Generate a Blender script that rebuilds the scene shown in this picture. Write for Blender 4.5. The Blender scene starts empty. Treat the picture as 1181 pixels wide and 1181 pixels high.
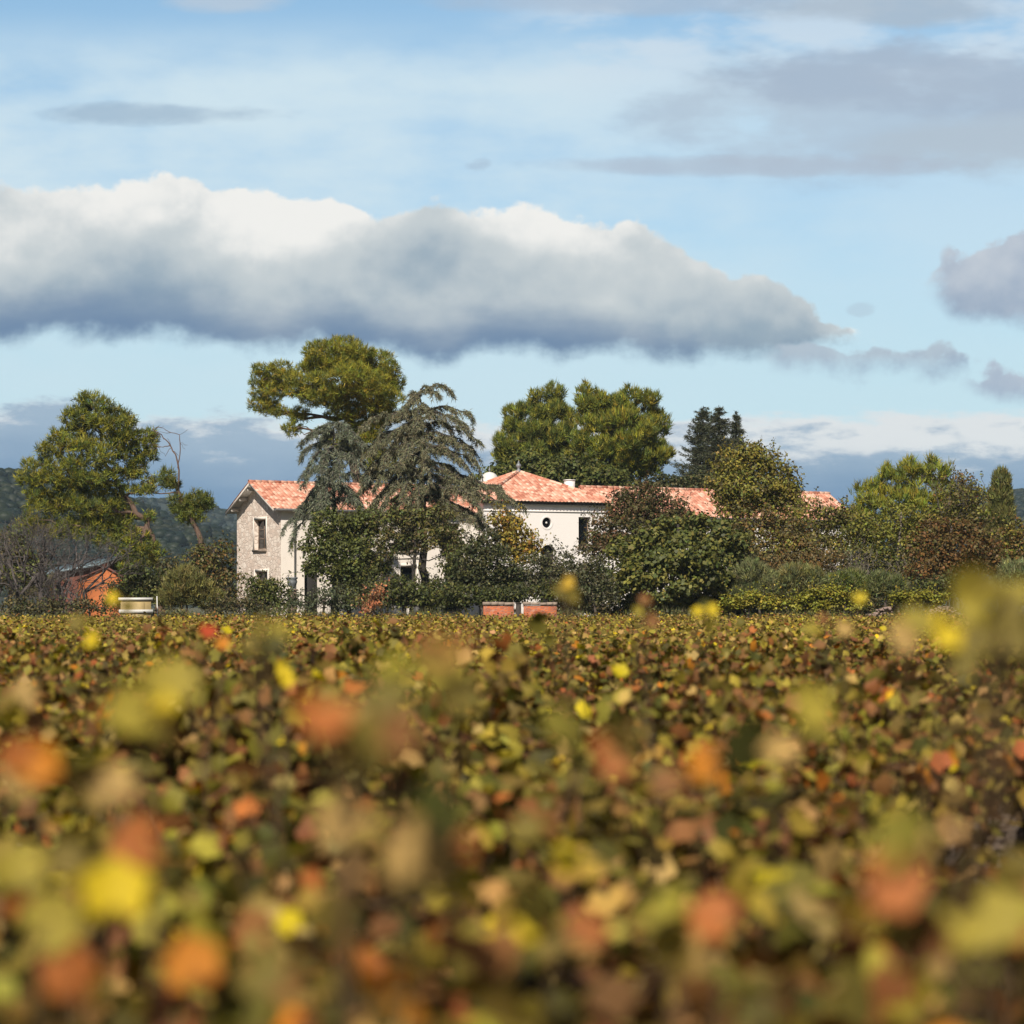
import bpy, math
import numpy as np
from mathutils import Vector

SC = bpy.context.scene
COL = SC.collection
R = math.radians

# ------------------------------------------------------------------ camera
CZ = 1.75            # eye height, metres
F = 2789.0           # focal length in pixels of the 1181 px photograph
HOR = 697.0          # the horizon's row in the photograph
cam = bpy.data.cameras.new('camera')
cam.sensor_width = 36.0
cam.lens = 36.0 * F / 1181.0
cam.shift_y = (HOR - 590.5) / 1181.0
cam.clip_start = 0.05
cam.clip_end = 20000
cam.dof.use_dof = True
cam.dof.focus_distance = 138.0
cam.dof.aperture_fstop = 2.5
cam.dof.aperture_blades = 9
camo = bpy.data.objects.new('camera', cam)
camo.location = (0, 0, CZ)
camo.rotation_euler = (R(90), 0, 0)
COL.objects.link(camo)
SC.camera = camo

# ------------------------------------------------------------------ render
SC.view_settings.view_transform = 'Standard'
SC.view_settings.look = 'None'
SC.view_settings.exposure = 0.32
SC.view_settings.gamma = 1.0
SC.view_settings.use_curve_mapping = False
SC.cycles.use_denoising = True
SC.cycles.max_bounces = 6
SC.cycles.diffuse_bounces = 3
SC.cycles.glossy_bounces = 2
SC.cycles.transmission_bounces = 4
SC.cycles.volume_bounces = 1
SC.cycles.transparent_max_bounces = 8
SC.cycles.sample_clamp_indirect = 6.0

# ------------------------------------------------------------------ sun
SUN_AZ, SUN_EL = R(194), R(41)         # behind the camera, a little to the left
sun_dir = Vector((math.sin(SUN_AZ) * math.cos(SUN_EL), math.cos(SUN_AZ) * math.cos(SUN_EL), math.sin(SUN_EL)))
sl = bpy.data.lights.new('sun', 'SUN')
sl.energy = 5.0
sl.angle = R(0.5)
sl.color = (1.0, 0.925, 0.81)
so = bpy.data.objects.new('sun', sl)
so.rotation_euler = (-sun_dir).to_track_quat('-Z', 'Y').to_euler()
so.location = (0, 0, 60)
COL.objects.link(so)

# ------------------------------------------------------------------ sky (world)
world = bpy.data.worlds.new('World')
SC.world = world
world.use_nodes = True
WT = world.node_tree
WT.nodes.clear()


class X:
    """a value in a node tree, with arithmetic"""
    def __init__(s, sock): s.s = sock
    def __add__(s, o): return mth('ADD', s, o)
    def __radd__(s, o): return mth('ADD', o, s)
    def __sub__(s, o): return mth('SUBTRACT', s, o)
    def __rsub__(s, o): return mth('SUBTRACT', o, s)
    def __mul__(s, o): return mth('MULTIPLY', s, o)
    def __rmul__(s, o): return mth('MULTIPLY', o, s)
    def __truediv__(s, o): return mth('DIVIDE', s, o)


TREE = [WT]


def put(inp, v):
    if isinstance(v, X):
        TREE[0].links.new(v.s, inp)
    elif isinstance(v, (tuple, list)):
        inp.default_value = tuple(v) + (1.0,) if len(v) == 3 and len(inp.default_value) == 4 else tuple(v)
    else:
        inp.default_value = v


def mth(op, *a, clamp=False):
    n = TREE[0].nodes.new('ShaderNodeMath')
    n.operation = op
    n.use_clamp = clamp
    for i, v in enumerate(a):
        put(n.inputs[i], v)
    return X(n.outputs[0])


def smooth(e0, e1, x):
    n = TREE[0].nodes.new('ShaderNodeMapRange')
    n.interpolation_type = 'SMOOTHSTEP'
    put(n.inputs[0], x); put(n.inputs[1], e0); put(n.inputs[2], e1)
    n.inputs[3].default_value = 0.0; n.inputs[4].default_value = 1.0
    return X(n.outputs[0])


def vec(x, y, z=0.0):
    n = TREE[0].nodes.new('ShaderNodeCombineXYZ')
    put(n.inputs[0], x); put(n.inputs[1], y); put(n.inputs[2], z)
    return X(n.outputs[0])


def noise(v, scale, detail=3.0, rough=0.5, dist=0.0):
    n = TREE[0].nodes.new('ShaderNodeTexNoise')
    n.noise_dimensions = '2D'
    put(n.inputs['Vector'], v)
    n.inputs['Scale'].default_value = scale
    n.inputs['Detail'].default_value = detail
    n.inputs['Roughness'].default_value = rough
    n.inputs['Distortion'].default_value = dist
    return X(n.outputs[0])


def voro(v, scale, smoothness=0.8):
    n = TREE[0].nodes.new('ShaderNodeTexVoronoi')
    n.voronoi_dimensions = '2D'
    n.feature = 'SMOOTH_F1'
    put(n.inputs['Vector'], v)
    n.inputs['Scale'].default_value = scale
    n.inputs['Smoothness'].default_value = smoothness
    return X(n.outputs['Distance'])


def curve(x, pts):
    """piecewise-smooth y(x); all numbers within 0..1"""
    n = TREE[0].nodes.new('ShaderNodeFloatCurve')
    c = n.mapping.curves[0]
    while len(c.points) < len(pts):
        c.points.new(0.5, 0.5)
    for p, (a, b) in zip(c.points, pts):
        p.location = (a, b)
    n.mapping.update()
    put(n.inputs['Value'], x)
    return X(n.outputs[0])


def mixc(f, a, b):
    n = TREE[0].nodes.new('ShaderNodeMix')
    n.data_type = 'RGBA'
    put(n.inputs[0], f); put(n.inputs[6], a); put(n.inputs[7], b)
    return X(n.outputs[2])


def lin(r, g, b, k=1.0):
    f = lambda c: (c / 12.92 if c <= 0.04045 else ((c + 0.055) / 1.055) ** 2.4) * k
    return (f(r / 255), f(g / 255), f(b / 255))


def build_sky():
    N = WT.nodes
    out = N.new('ShaderNodeOutputWorld')
    sky = N.new('ShaderNodeTexSky')
    sky.sky_type = 'NISHITA'
    sky.sun_disc = False
    sky.sun_elevation = SUN_EL
    sky.sun_rotation = SUN_AZ
    sky.altitude = 100
    sky.air_density = 1.0
    sky.dust_density = 0.6
    sky.ozone_density = 1.0
    bg = N.new('ShaderNodeBackground')          # the clear part of the sky
    bg.inputs['Strength'].default_value = 0.052
    bc_ = N.new('ShaderNodeBackground')         # the clouded part, ahead
    bc_.inputs['Strength'].default_value = 0.1
    mx = N.new('ShaderNodeMixShader')
    WT.links.new(bg.outputs[0], mx.inputs[1])
    WT.links.new(bc_.outputs[0], mx.inputs[2])
    WT.links.new(mx.outputs[0], out.inputs['Surface'])
    WT.links.new(sky.outputs[0], bg.inputs['Color'])
    tc = N.new('ShaderNodeTexCoord')
    sp = N.new('ShaderNodeSeparateXYZ')
    WT.links.new(tc.outputs['Generated'], sp.inputs[0])
    dx, dy, dz = X(sp.outputs[0]), X(sp.outputs[1]), X(sp.outputs[2])
    ys = mth('MAXIMUM', dy, 0.02)
    k = F / 1181.0
    # bearing and height in the sky (tangents), scaled so that the part in view runs 0..1
    x = dx / ys * k + 0.5
    y = HOR / 1181.0 - dz / ys * k
    P = lambda v: v / 1181.0
    region = smooth(0.3, 0.5, dy) * smooth(-0.9, -0.5, x) * smooth(1.9, 1.5, x) * smooth(-0.7, -0.3, y) * smooth(0.66, 0.60, y)
    WT.links.new(region.s, mx.inputs[0])
    S = 8.0                                    # cloud radiance is set against the 0.1 strength
    C = lambda r, g, b: lin(r, g, b, S)
    c = mixc(0.35, X(sky.outputs[0]), C(138, 200, 236))

    # paler air towards the horizon
    c = mixc(smooth(P(150), P(470), y) * 0.62, c, C(196, 227, 236))
    sa = noise(vec(x, y * 3.0), 6.5, 4.0, 0.58)          # broad streaks
    sb = noise(vec(x, y * 2.2 + 3.0), 20.0, 4.0, 0.6)    # finer wisps
    sc = noise(vec(x + 7.0, y * 2.4), 3.0, 3.0, 0.55)    # big patches
    # high thin veil, streaked
    veil = smooth(0.16, 0.62, sc * 0.55 + sa * 0.3 + sb * 0.15)
    vmask = smooth(P(0), P(95), y) * (1.0 - smooth(P(260), P(420), y) * 0.5) * (1.0 - smooth(P(560), P(980), x) * 0.45)
    c = mixc(veil * vmask * 0.95, c, C(210, 230, 240))
    c = mixc(smooth(P(150), P(40), y) * smooth(P(520), P(700), x) * smooth(0.35, 0.62, sa) * 0.65, c, C(214, 226, 236))

    # flat grey decks, upper right, and thin streaks
    def deck(c, cx, cy, rx, ry, col, a, soft=0.5, warp=0.35):
        ex = (x - P(cx)) / P(rx)
        ey = (y - P(cy)) / P(ry)
        d = ex * ex + ey * ey + (sa - 0.5) * (4.0 * warp) + (sb - 0.5) * (1.6 * warp)
        return mixc(smooth(1.0 + soft * 0.6, 1.0 - soft, d) * a, c, col)

    for d in [
        (1010, 128, 290, 70, C(176, 190, 206), 0.62, 0.9, 0.75),
        (1090, 92, 250, 40, C(164, 179, 199), 0.62, 0.8, 0.75),
        (1170, 170, 170, 36, C(180, 194, 207), 0.75, 0.9, 0.6),
        (880, 191, 250, 12, C(176, 188, 204), 0.70, 0.9, 0.5),
        (1010, 8, 160, 22, C(172, 187, 202), 0.80, 0.8, 0.5),
        (700, 2, 200, 15, C(172, 190, 210), 0.75, 0.9, 0.5),
        (265, 2, 70, 13, C(186, 202, 218), 0.8, 0.9, 0.5),
        (190, 131, 125, 12, C(158, 181, 202), 0.7, 1.0, 0.75),
        (552, 192, 15, 8, C(164, 182, 202), 0.45, 1.0, 2.2),
        (995, 357, 14, 7, C(174, 192, 208), 0.4, 1.0, 2.2),
    ]:
        c = deck(c, *d)

    # far bank of cloud low over the horizon: pale tops above a blue-grey wall of rain haze
    btop = curve(x, [(0.0, P(470)), (0.06, P(466)), (0.1, P(474)), (0.17, P(480)), (0.3, P(486)), (0.47, P(486)), (0.55, P(482)), (0.65, P(488)),
                     (0.74, P(484)), (0.85, P(478)), (0.93, P(482)), (1.0, P(476))])
    nb = noise(vec(x, y * 3.2 + 5.0), 11.0, 5.0, 0.6)
    by = y + (nb - 0.5) * 0.05
    ba = smooth(-0.006, 0.008, by - btop)
    t = (y - btop) / P(110)
    bc = mixc(smooth(0.0, 0.42, t + (nb - 0.5) * 1.4 + (sb - 0.5) * 0.5 + (x - 0.55) * -0.45), C(229, 232, 233), C(158, 180, 201))
    bc = mixc(smooth(0.12, 0.95, t + (nb - 0.5) * 0.30 - (x - 0.4) * 0.20 + (sa - 0.5) * 0.3), bc, C(104, 139, 176))
    c = mixc(ba * 0.96, c, bc)

    # cumulus: outline from a top and a base line roughened by billows
    def lumps(qx, qy, s):
        q = vec(qx + s, qy * 1.2 + s)
        return voro(q, 6.5), voro(q, 17.0, 0.5) * 0.6 + voro(q, 38.0, 0.5) * 0.4, noise(q, 15.0, 8.0, 0.60)

    def cumulus(top, bot, seed, xr, amp):
        big, bil, fb = lumps(x, y, seed)
        wob = (big - 0.45) * 0.12 + (bil - 0.4) * 0.60 + (fb - 0.5) * 1.0
        yt = y - wob * amp
        yb = y + (fb - 0.5) * amp * 0.9
        xm = smooth(xr[0] - 0.01, xr[0] + 0.02, x + (fb - 0.5) * 0.07) * smooth(xr[1] + 0.01, xr[1] - 0.02, x + (fb - 0.5) * 0.17)
        a = smooth(-0.002, 0.007, yt - top) * smooth(-0.004, 0.022, bot - yb) * xm
        t = (y - (fb - 0.5) * amp * 1.2 - top) / (bot - top)
        big2, bil2, fb2 = lumps(x - 0.005, y - 0.014, seed)
        rel = (big2 - big) * 0.8 + (bil2 - bil) * 0.22 + (fb2 - fb) * 0.55
        return a, t, rel, fb

    top = [(0.0, P(214)), (0.05, P(212)), (0.13, P(204)), (0.19, P(210)), (0.255, P(216)), (0.32, P(232)), (0.365, P(250)), (0.40, P(240)), (0.43, P(232)),
           (0.46, P(238)), (0.50, P(234)), (0.56, P(238)), (0.62, P(262)), (0.655, P(288)), (0.69, P(306)), (0.73, P(320)), (0.765, P(332)), (0.79, P(346)), (0.812, P(366)), (0.84, P(392)), (1.0, P(420))]
    bot = [(0.0, P(398)), (0.13, P(394)), (0.2, P(402)), (0.25, P(413)), (0.33, P(404)), (0.39, P(414)), (0.43, P(427)), (0.47, P(410)), (0.56, P(413)),
           (0.68, P(418)), (0.76, P(416)), (0.81, P(404)), (0.85, P(396)), (1.0, P(390))]
    a, t, rel, fb = cumulus(curve(x, top), curve(x, bot), 2.3, (-0.6, 0.835), 0.048)

    # where the pile catches the sun, and where its own towers shade it
    def spot(cx, cy, r0, r1):
        ex = (x - P(cx)) * 0.75
        ey = (y - P(cy)) * 1.5
        return smooth(P(r0), P(r1), mth('SQRT', ex * ex + ey * ey) + (fb - 0.5) * 0.06)

    lit = spot(335, 252, 120, 20) + spot(625, 255, 105, 10) * 0.9 + spot(5, 285, 85, 0) * 0.6 + spot(150, 215, 110, 0) * 0.5
    shade = spot(130, 320, 130, 20) * 0.5 + spot(490, 300, 130, 20) * 0.55
    lum = rel * 1.0 + (0.52 - t) * 0.62 + lit * 0.36 - shade * 0.46 - smooth(P(640), P(900), x) * 0.22 + (fb - 0.5) * 0.35
    cc = mixc(smooth(-0.55, 0.16, lum), C(148, 168, 184), C(200, 208, 211))
    cc = mixc(smooth(0.05, 0.52, lum), cc, C(244, 243, 239))
    base = smooth(0.56, 0.95, t + (fb - 0.5) * 0.30 + (sa - 0.5) * 0.25 - smooth(P(640), P(900), x) * 0.10)
    cc = mixc(base * (1.0 - smooth(P(600), P(950), x) * 0.45), cc, C(108, 135, 167))
    c = mixc(a, c, cc)

    # smaller grey cumulus to the right
    def small(c, top, bot, seed, xr, ca, cb):
        a, t, rel, fb = cumulus(curve(x, top), curve(x, bot), seed, xr, 0.05)
        lum = rel * 1.6 + (0.5 - t) * 0.9 + (fb - 0.5) * 0.5
        return mixc(a * 0.92, c, mixc(smooth(-0.5, 0.6, lum), cb, ca))

    c = small(c, [(0.0, P(415)), (0.74, P(405)), (0.77, P(392)), (0.80, P(387)), (0.83, P(392)), (0.865, P(403)), (0.90, P(397)), (0.925, P(391)), (0.94, P(402)), (1.0, P(425))],
              [(0.0, P(432)), (0.76, P(432)), (0.82, P(436)), (0.87, P(431)), (0.92, P(434)), (0.945, P(424)), (1.0, P(410))], 5.1, (0.75, 0.945), C(180, 194, 207), C(146, 163, 188))
    c = small(c, [(0.0, P(370)), (0.9, P(322)), (0.925, P(288)), (0.96, P(282)), (1.0, P(268))],
              [(0.0, P(350)), (0.905, P(348)), (0.93, P(370)), (0.96, P(378)), (1.0, P(386))], 7.7, (0.908, 1.4), C(198, 204, 213), C(140, 158, 184))
    c = small(c, [(0.0, P(445)), (0.94, P(434)), (0.96, P(424)), (1.0, P(420))],
              [(0.0, P(446)), (0.94, P(452)), (0.965, P(467)), (1.0, P(469))], 9.3, (0.94, 1.4), C(182, 193, 208), C(148, 166, 192))
    WT.links.new(c.s, bc_.inputs['Color'])


build_sky()
try:
    world.cycles.sampling_method = 'MANUAL'
    world.cycles.sample_map_resolution = 512
except Exception:
    pass

# ================================================================== helpers
RNG = np.random.default_rng(7)
G0 = 0.7             # garden level; the vineyard floor is 0


def at(px, py, Y):
    """the world point seen at pixel (px, py) of the photograph, Y metres ahead"""
    return np.array([(px - 590.5) / F * Y, Y, CZ - (py - HOR) / F * Y])


def unit(v):
    v = np.asarray(v, float)
    return v / np.maximum(np.linalg.norm(v, axis=-1, keepdims=True), 1e-9)


class Geo:
    """collects vertices, faces and pigments and links them as ONE mesh object"""
    def __init__(s):
        s.V, s.Fs, s.C, s.n, s.UV = [], [], [], 0, []

    def add(s, V, Fc, col=(0.5, 0.5, 0.5), uv=None):
        V = np.asarray(V, float).reshape(-1, 3)
        if len(V) == 0:
            return
        if not isinstance(Fc, np.ndarray):
            groups = {}
            for f in Fc:
                groups.setdefault(len(f), []).append(f)
            Fl = [np.array(g, int) for g in groups.values()]
        else:
            Fl = [Fc]
        for f in Fl:
            s.Fs.append(f + s.n)
        col = np.asarray(col, float)
        s.C.append(np.broadcast_to(col, (len(V), 3)) if col.ndim == 1 else col)
        s.UV.append(np.zeros((len(V), 2)) if uv is None else np.asarray(uv, float))
        s.V.append(V)
        s.n += len(V)

    def box(s, x0, x1, y0, y1, z0, z1, col=(0.5, 0.5, 0.5)):
        V = [(x, y, z) for z in (z0, z1) for y in (y0, y1) for x in (x0, x1)]
        s.add(V, [(0, 2, 3, 1), (4, 5, 7, 6), (0, 1, 5, 4), (2, 6, 7, 3), (0, 4, 6, 2), (1, 3, 7, 5)], col)

    def tube(s, pts, rad, n=6, col=(0.5, 0.5, 0.5), cap=True):
        pts = np.asarray(pts, float)
        m = len(pts)
        rad = np.broadcast_to(np.asarray(rad, float), (m,))
        d = np.gradient(pts, axis=0) if m > 2 else np.repeat((pts[1] - pts[0])[None], m, 0)
        d = unit(d)
        ref = np.where(np.abs(d[:, 2:3]) > 0.9, np.array([[1.0, 0, 0]]), np.array([[0, 0, 1.0]]))
        a = unit(np.cross(d, ref)); b = np.cross(d, a)
        th = np.linspace(0, 2 * np.pi, n, endpoint=False)
        V = pts[:, None] + rad[:, None, None] * (np.cos(th)[None, :, None] * a[:, None] + np.sin(th)[None, :, None] * b[:, None])
        i = np.arange(m - 1)[:, None] * n; j = np.arange(n)[None]; k = (j + 1) % n
        Fc = np.stack([i + j, i + k, i + n + k, i + n + j], -1).reshape(-1, 4)
        s.add(V.reshape(-1, 3), Fc, col)
        if cap and n > 3:
            s.Fs.append(np.array([list(range(s.n - n, s.n))]))

    def build(s, name, mat, parent=None, loc=None, smooth=False):
        me = bpy.data.meshes.new(name)
        V = np.concatenate(s.V)
        if parent is not None and loc is None:
            loc0 = np.array(parent.get('_o', (0, 0, 0)))
        else:
            loc0 = np.array(loc if loc is not None else (0, 0, 0), float)
        V = V - loc0
        me.vertices.add(len(V))
        me.vertices.foreach_set('co', V.astype(np.float32).ravel())
        nl = sum(f.size for f in s.Fs); nf = sum(len(f) for f in s.Fs)
        me.loops.add(nl)
        li = np.concatenate([f.ravel() for f in s.Fs])
        me.loops.foreach_set('vertex_index', li.astype(np.int32))
        tot = np.concatenate([np.full(len(f), f.shape[1]) for f in s.Fs])
        me.polygons.add(nf)
        me.polygons.foreach_set('loop_start', np.concatenate([[0], np.cumsum(tot)[:-1]]).astype(np.int32))
        me.update(calc_edges=True)
        ca = me.color_attributes.new('tint', 'FLOAT_COLOR', 'POINT')
        Cc = np.concatenate([np.concatenate(s.C), np.ones((len(V), 1))], 1)
        ca.data.foreach_set('color', Cc.astype(np.float32).ravel())
        UV = np.concatenate(s.UV)
        if np.any(UV):
            ul = me.uv_layers.new(name='UVMap')
            ul.data.foreach_set('uv', UV[li].astype(np.float32).ravel())
        if smooth:
            me.polygons.foreach_set('use_smooth', np.ones(nf, bool))
        me.materials.append(mat)
        me.validate()
        o = bpy.data.objects.new(name, me)
        COL.objects.link(o)
        if parent is not None:
            o.parent = parent
        elif loc is not None:
            o.location = loc
        return o


def thing(name, label, cat, loc=(0, 0, 0), rz=0.0, group=None, world=True):
    """an Empty at the thing's base; its parts are built in world coordinates (world) or in its own"""
    o = bpy.data.objects.new(name, None)
    o.empty_display_size = 0.3
    COL.objects.link(o)
    o.location = tuple(float(v) for v in loc)
    o.rotation_euler = (0, 0, rz)
    o['label'] = label
    o['category'] = cat
    if group:
        o['group'] = group
    if world:
        o['_o'] = tuple(float(v) for v in loc)
    return o


def tag(o, label=None, cat=None, group=None, kind=None):
    for k, v in (('label', label), ('category', cat), ('group', group), ('kind', kind)):
        if v:
            o[k] = v
    return o


# ------------------------------------------------------------------ materials
def new_mat(name):
    m = bpy.data.materials.new(name)
    m.use_nodes = True
    nt = m.node_tree
    TREE[0] = nt
    b = nt.nodes['Principled BSDF']
    return m, nt, b


def tint_socket(nt):
    a = nt.nodes.new('ShaderNodeAttribute')
    a.attribute_name = 'tint'
    return X(a.outputs['Color'])


def hsv(col, h=0.5, s=1.0, v=1.0):
    n = TREE[0].nodes.new('ShaderNodeHueSaturation')
    put(n.inputs['Hue'], h); put(n.inputs['Saturation'], s); put(n.inputs['Value'], v); put(n.inputs['Color'], col)
    return X(n.outputs[0])


def ramp(f, stops, interp='LINEAR'):
    n = TREE[0].nodes.new('ShaderNodeValToRGB')
    r = n.color_ramp
    r.interpolation = interp
    while len(r.elements) < len(stops):
        r.elements.new(0.5)
    for e, (p, c) in zip(r.elements, stops):
        e.position = p
        e.color = tuple(c) + (1.0,)
    put(n.inputs[0], f)
    return X(n.outputs[0])


def coords(kind='Object'):
    n = TREE[0].nodes.new('ShaderNodeTexCoord')
    return X(n.outputs[kind])


def sep(v):
    n = TREE[0].nodes.new('ShaderNodeSeparateXYZ')
    put(n.inputs[0], v)
    return X(n.outputs[0]), X(n.outputs[1]), X(n.outputs[2])


def noise3(v, scale, detail=3.0, rough=0.5):
    x = noise(v, scale, detail, rough)
    x.s.node.noise_dimensions = '3D'
    return x


def bump(nt, b, h, strength=0.5, dist=0.05):
    n = nt.nodes.new('ShaderNodeBump')
    n.inputs['Strength'].default_value = strength
    n.inputs['Distance'].default_value = dist
    put(n.inputs['Height'], h)
    nt.links.new(n.outputs[0], b.inputs['Normal'])


def leaf_mat(name, trans=0.3, rough=0.55, spec=0.3):
    m, nt, b = new_mat(name)
    c = tint_socket(nt)
    put(b.inputs['Base Color'], c)
    b.inputs['Roughness'].default_value = rough
    b.inputs['Specular IOR Level'].default_value = spec
    t = nt.nodes.new('ShaderNodeBsdfTranslucent')
    put(t.inputs['Color'], hsv(c, 0.5, 1.1, 1.25))
    mx = nt.nodes.new('ShaderNodeMixShader')
    mx.inputs[0].default_value = trans
    nt.links.new(b.outputs[0], mx.inputs[1])
    nt.links.new(t.outputs[0], mx.inputs[2])
    nt.links.new(mx.outputs[0], nt.nodes['Material Output'].inputs['Surface'])
    return m


def bark_mat(name, c1, c2, scale=14.0):
    m, nt, b = new_mat(name)
    x, y, z = sep(coords())
    n = noise3(vec(x * 2.0, y * 2.0, z * 0.5), scale, 4.0, 0.6)
    put(b.inputs['Base Color'], ramp(n, [(0.3, c1), (0.7, c2)]))
    b.inputs['Roughness'].default_value = 0.9
    bump(nt, b, n, 0.7, 0.04)
    return m


def plain_mat(name, col, rough=0.6, metal=0.0, vary=0.25, scale=3.0, bumpy=0.0):
    m, nt, b = new_mat(name)
    n = noise3(coords(), scale, 5.0, 0.6)
    lo = tuple(c * (1 - vary) for c in col); hi = tuple(min(1, c * (1 + vary * 0.6)) for c in col)
    put(b.inputs['Base Color'], ramp(n, [(0.3, lo), (0.7, hi)]))
    b.inputs['Roughness'].default_value = rough
    b.inputs['Metallic'].default_value = metal
    if bumpy:
        bump(nt, b, noise3(coords(), scale * 6, 4.0), bumpy, 0.03)
    return m


def stone_mat(name, cols, scale=2.6, mortar=(0.55, 0.49, 0.43), flat=1.7):
    """rubble masonry: irregular stones in lighter joints"""
    m, nt, b = new_mat(name)
    x, y, z = sep(coords())
    wx = (noise3(coords(), 3.0, 2.0) - 0.5) * 0.25
    q = vec(x + wx, y + wx, z * flat + wx)
    v = nt.nodes.new('ShaderNodeTexVoronoi'); put(v.inputs['Vector'], q); v.inputs['Scale'].default_value = scale
    e = nt.nodes.new('ShaderNodeTexVoronoi'); e.feature = 'DISTANCE_TO_EDGE'; put(e.inputs['Vector'], q); e.inputs['Scale'].default_value = scale
    wn = nt.nodes.new('ShaderNodeTexWhiteNoise'); nt.links.new(v.outputs['Color'], wn.inputs['Vector'])
    c = ramp(X(wn.outputs['Value']), cols)
    fine = noise3(coords(), 9.0, 5.0, 0.65)
    c = mixc(smooth(0.45, 0.75, fine) * 0.35, c, tuple(k * 0.72 for k in cols[len(cols) // 2][1]))
    joint = smooth(0.035, 0.10, X(e.outputs['Distance']))
    c = mixc(joint, mortar, c)
    put(b.inputs['Base Color'], c)
    b.inputs['Roughness'].default_value = 0.9
    bump(nt, b, joint * 0.7 + fine * 0.4, 0.55, 0.04)
    return m


def plaster_mat(name, col, stain=(0.42, 0.36, 0.31), amt=0.35):
    m, nt, b = new_mat(name)
    x, y, z = sep(coords())
    streak = noise3(vec(x * 2.2, y * 2.2, z * 0.35), 2.0, 5.0, 0.65)
    patch = noise3(coords(), 1.2, 5.0, 0.6)
    c = mixc(smooth(0.52, 0.78, streak * 0.6 + patch * 0.4) * amt, col, stain)
    c = mixc((noise3(coords(), 14.0, 3.0) - 0.3) * 0.10, c, tuple(k * 0.8 for k in col))
    put(b.inputs['Base Color'], c)
    b.inputs['Roughness'].default_value = 0.85
    bump(nt, b, noise3(coords(), 22.0, 3.0), 0.25, 0.02)
    return m


def tile_mat(name):
    """barrel tiles: every tile its own fired colour; u runs along the eave, v up the slope (metres)"""
    m, nt, b = new_mat(name)
    n = nt.nodes.new('ShaderNodeUVMap'); n.uv_map = 'UVMap'
    u, v, _ = sep(X(n.outputs[0]))
    cu = mth('FLOOR', u / 0.24); cv = mth('FLOOR', v / 0.27 + mth('MODULO', cu, 2.0) * 0.5)
    wn = nt.nodes.new('ShaderNodeTexWhiteNoise'); wn.noise_dimensions = '2D'
    put(wn.inputs['Vector'], vec(cu, cv))
    big = noise(vec(u, v), 0.9, 3.0, 0.6)
    mid = noise(vec(u, v), 2.4, 2.0, 0.6)
    t = X(wn.outputs['Value']) * 0.78 + big * 0.10 + mid * 0.12
    c = ramp(t, [(0.12, (0.36, 0.125, 0.075)), (0.34, (0.52, 0.215, 0.135)), (0.54, (0.58, 0.275, 0.185)), (0.72, (0.62, 0.35, 0.245)), (0.90, (0.68, 0.46, 0.34))])
    c = mixc(smooth(0.56, 0.74, noise(vec(u, v * 0.6), 3.2, 5.0, 0.7)) * 0.35, c, (0.25, 0.15, 0.10))
    put(b.inputs['Base Color'], c)
    b.inputs['Roughness'].default_value = 0.8
    fr = mth('FRACT', v / 0.27 + mth('MODULO', cu, 2.0) * 0.5)
    bump(nt, b, fr, 0.8, 0.05)
    return m


M = {}


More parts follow.
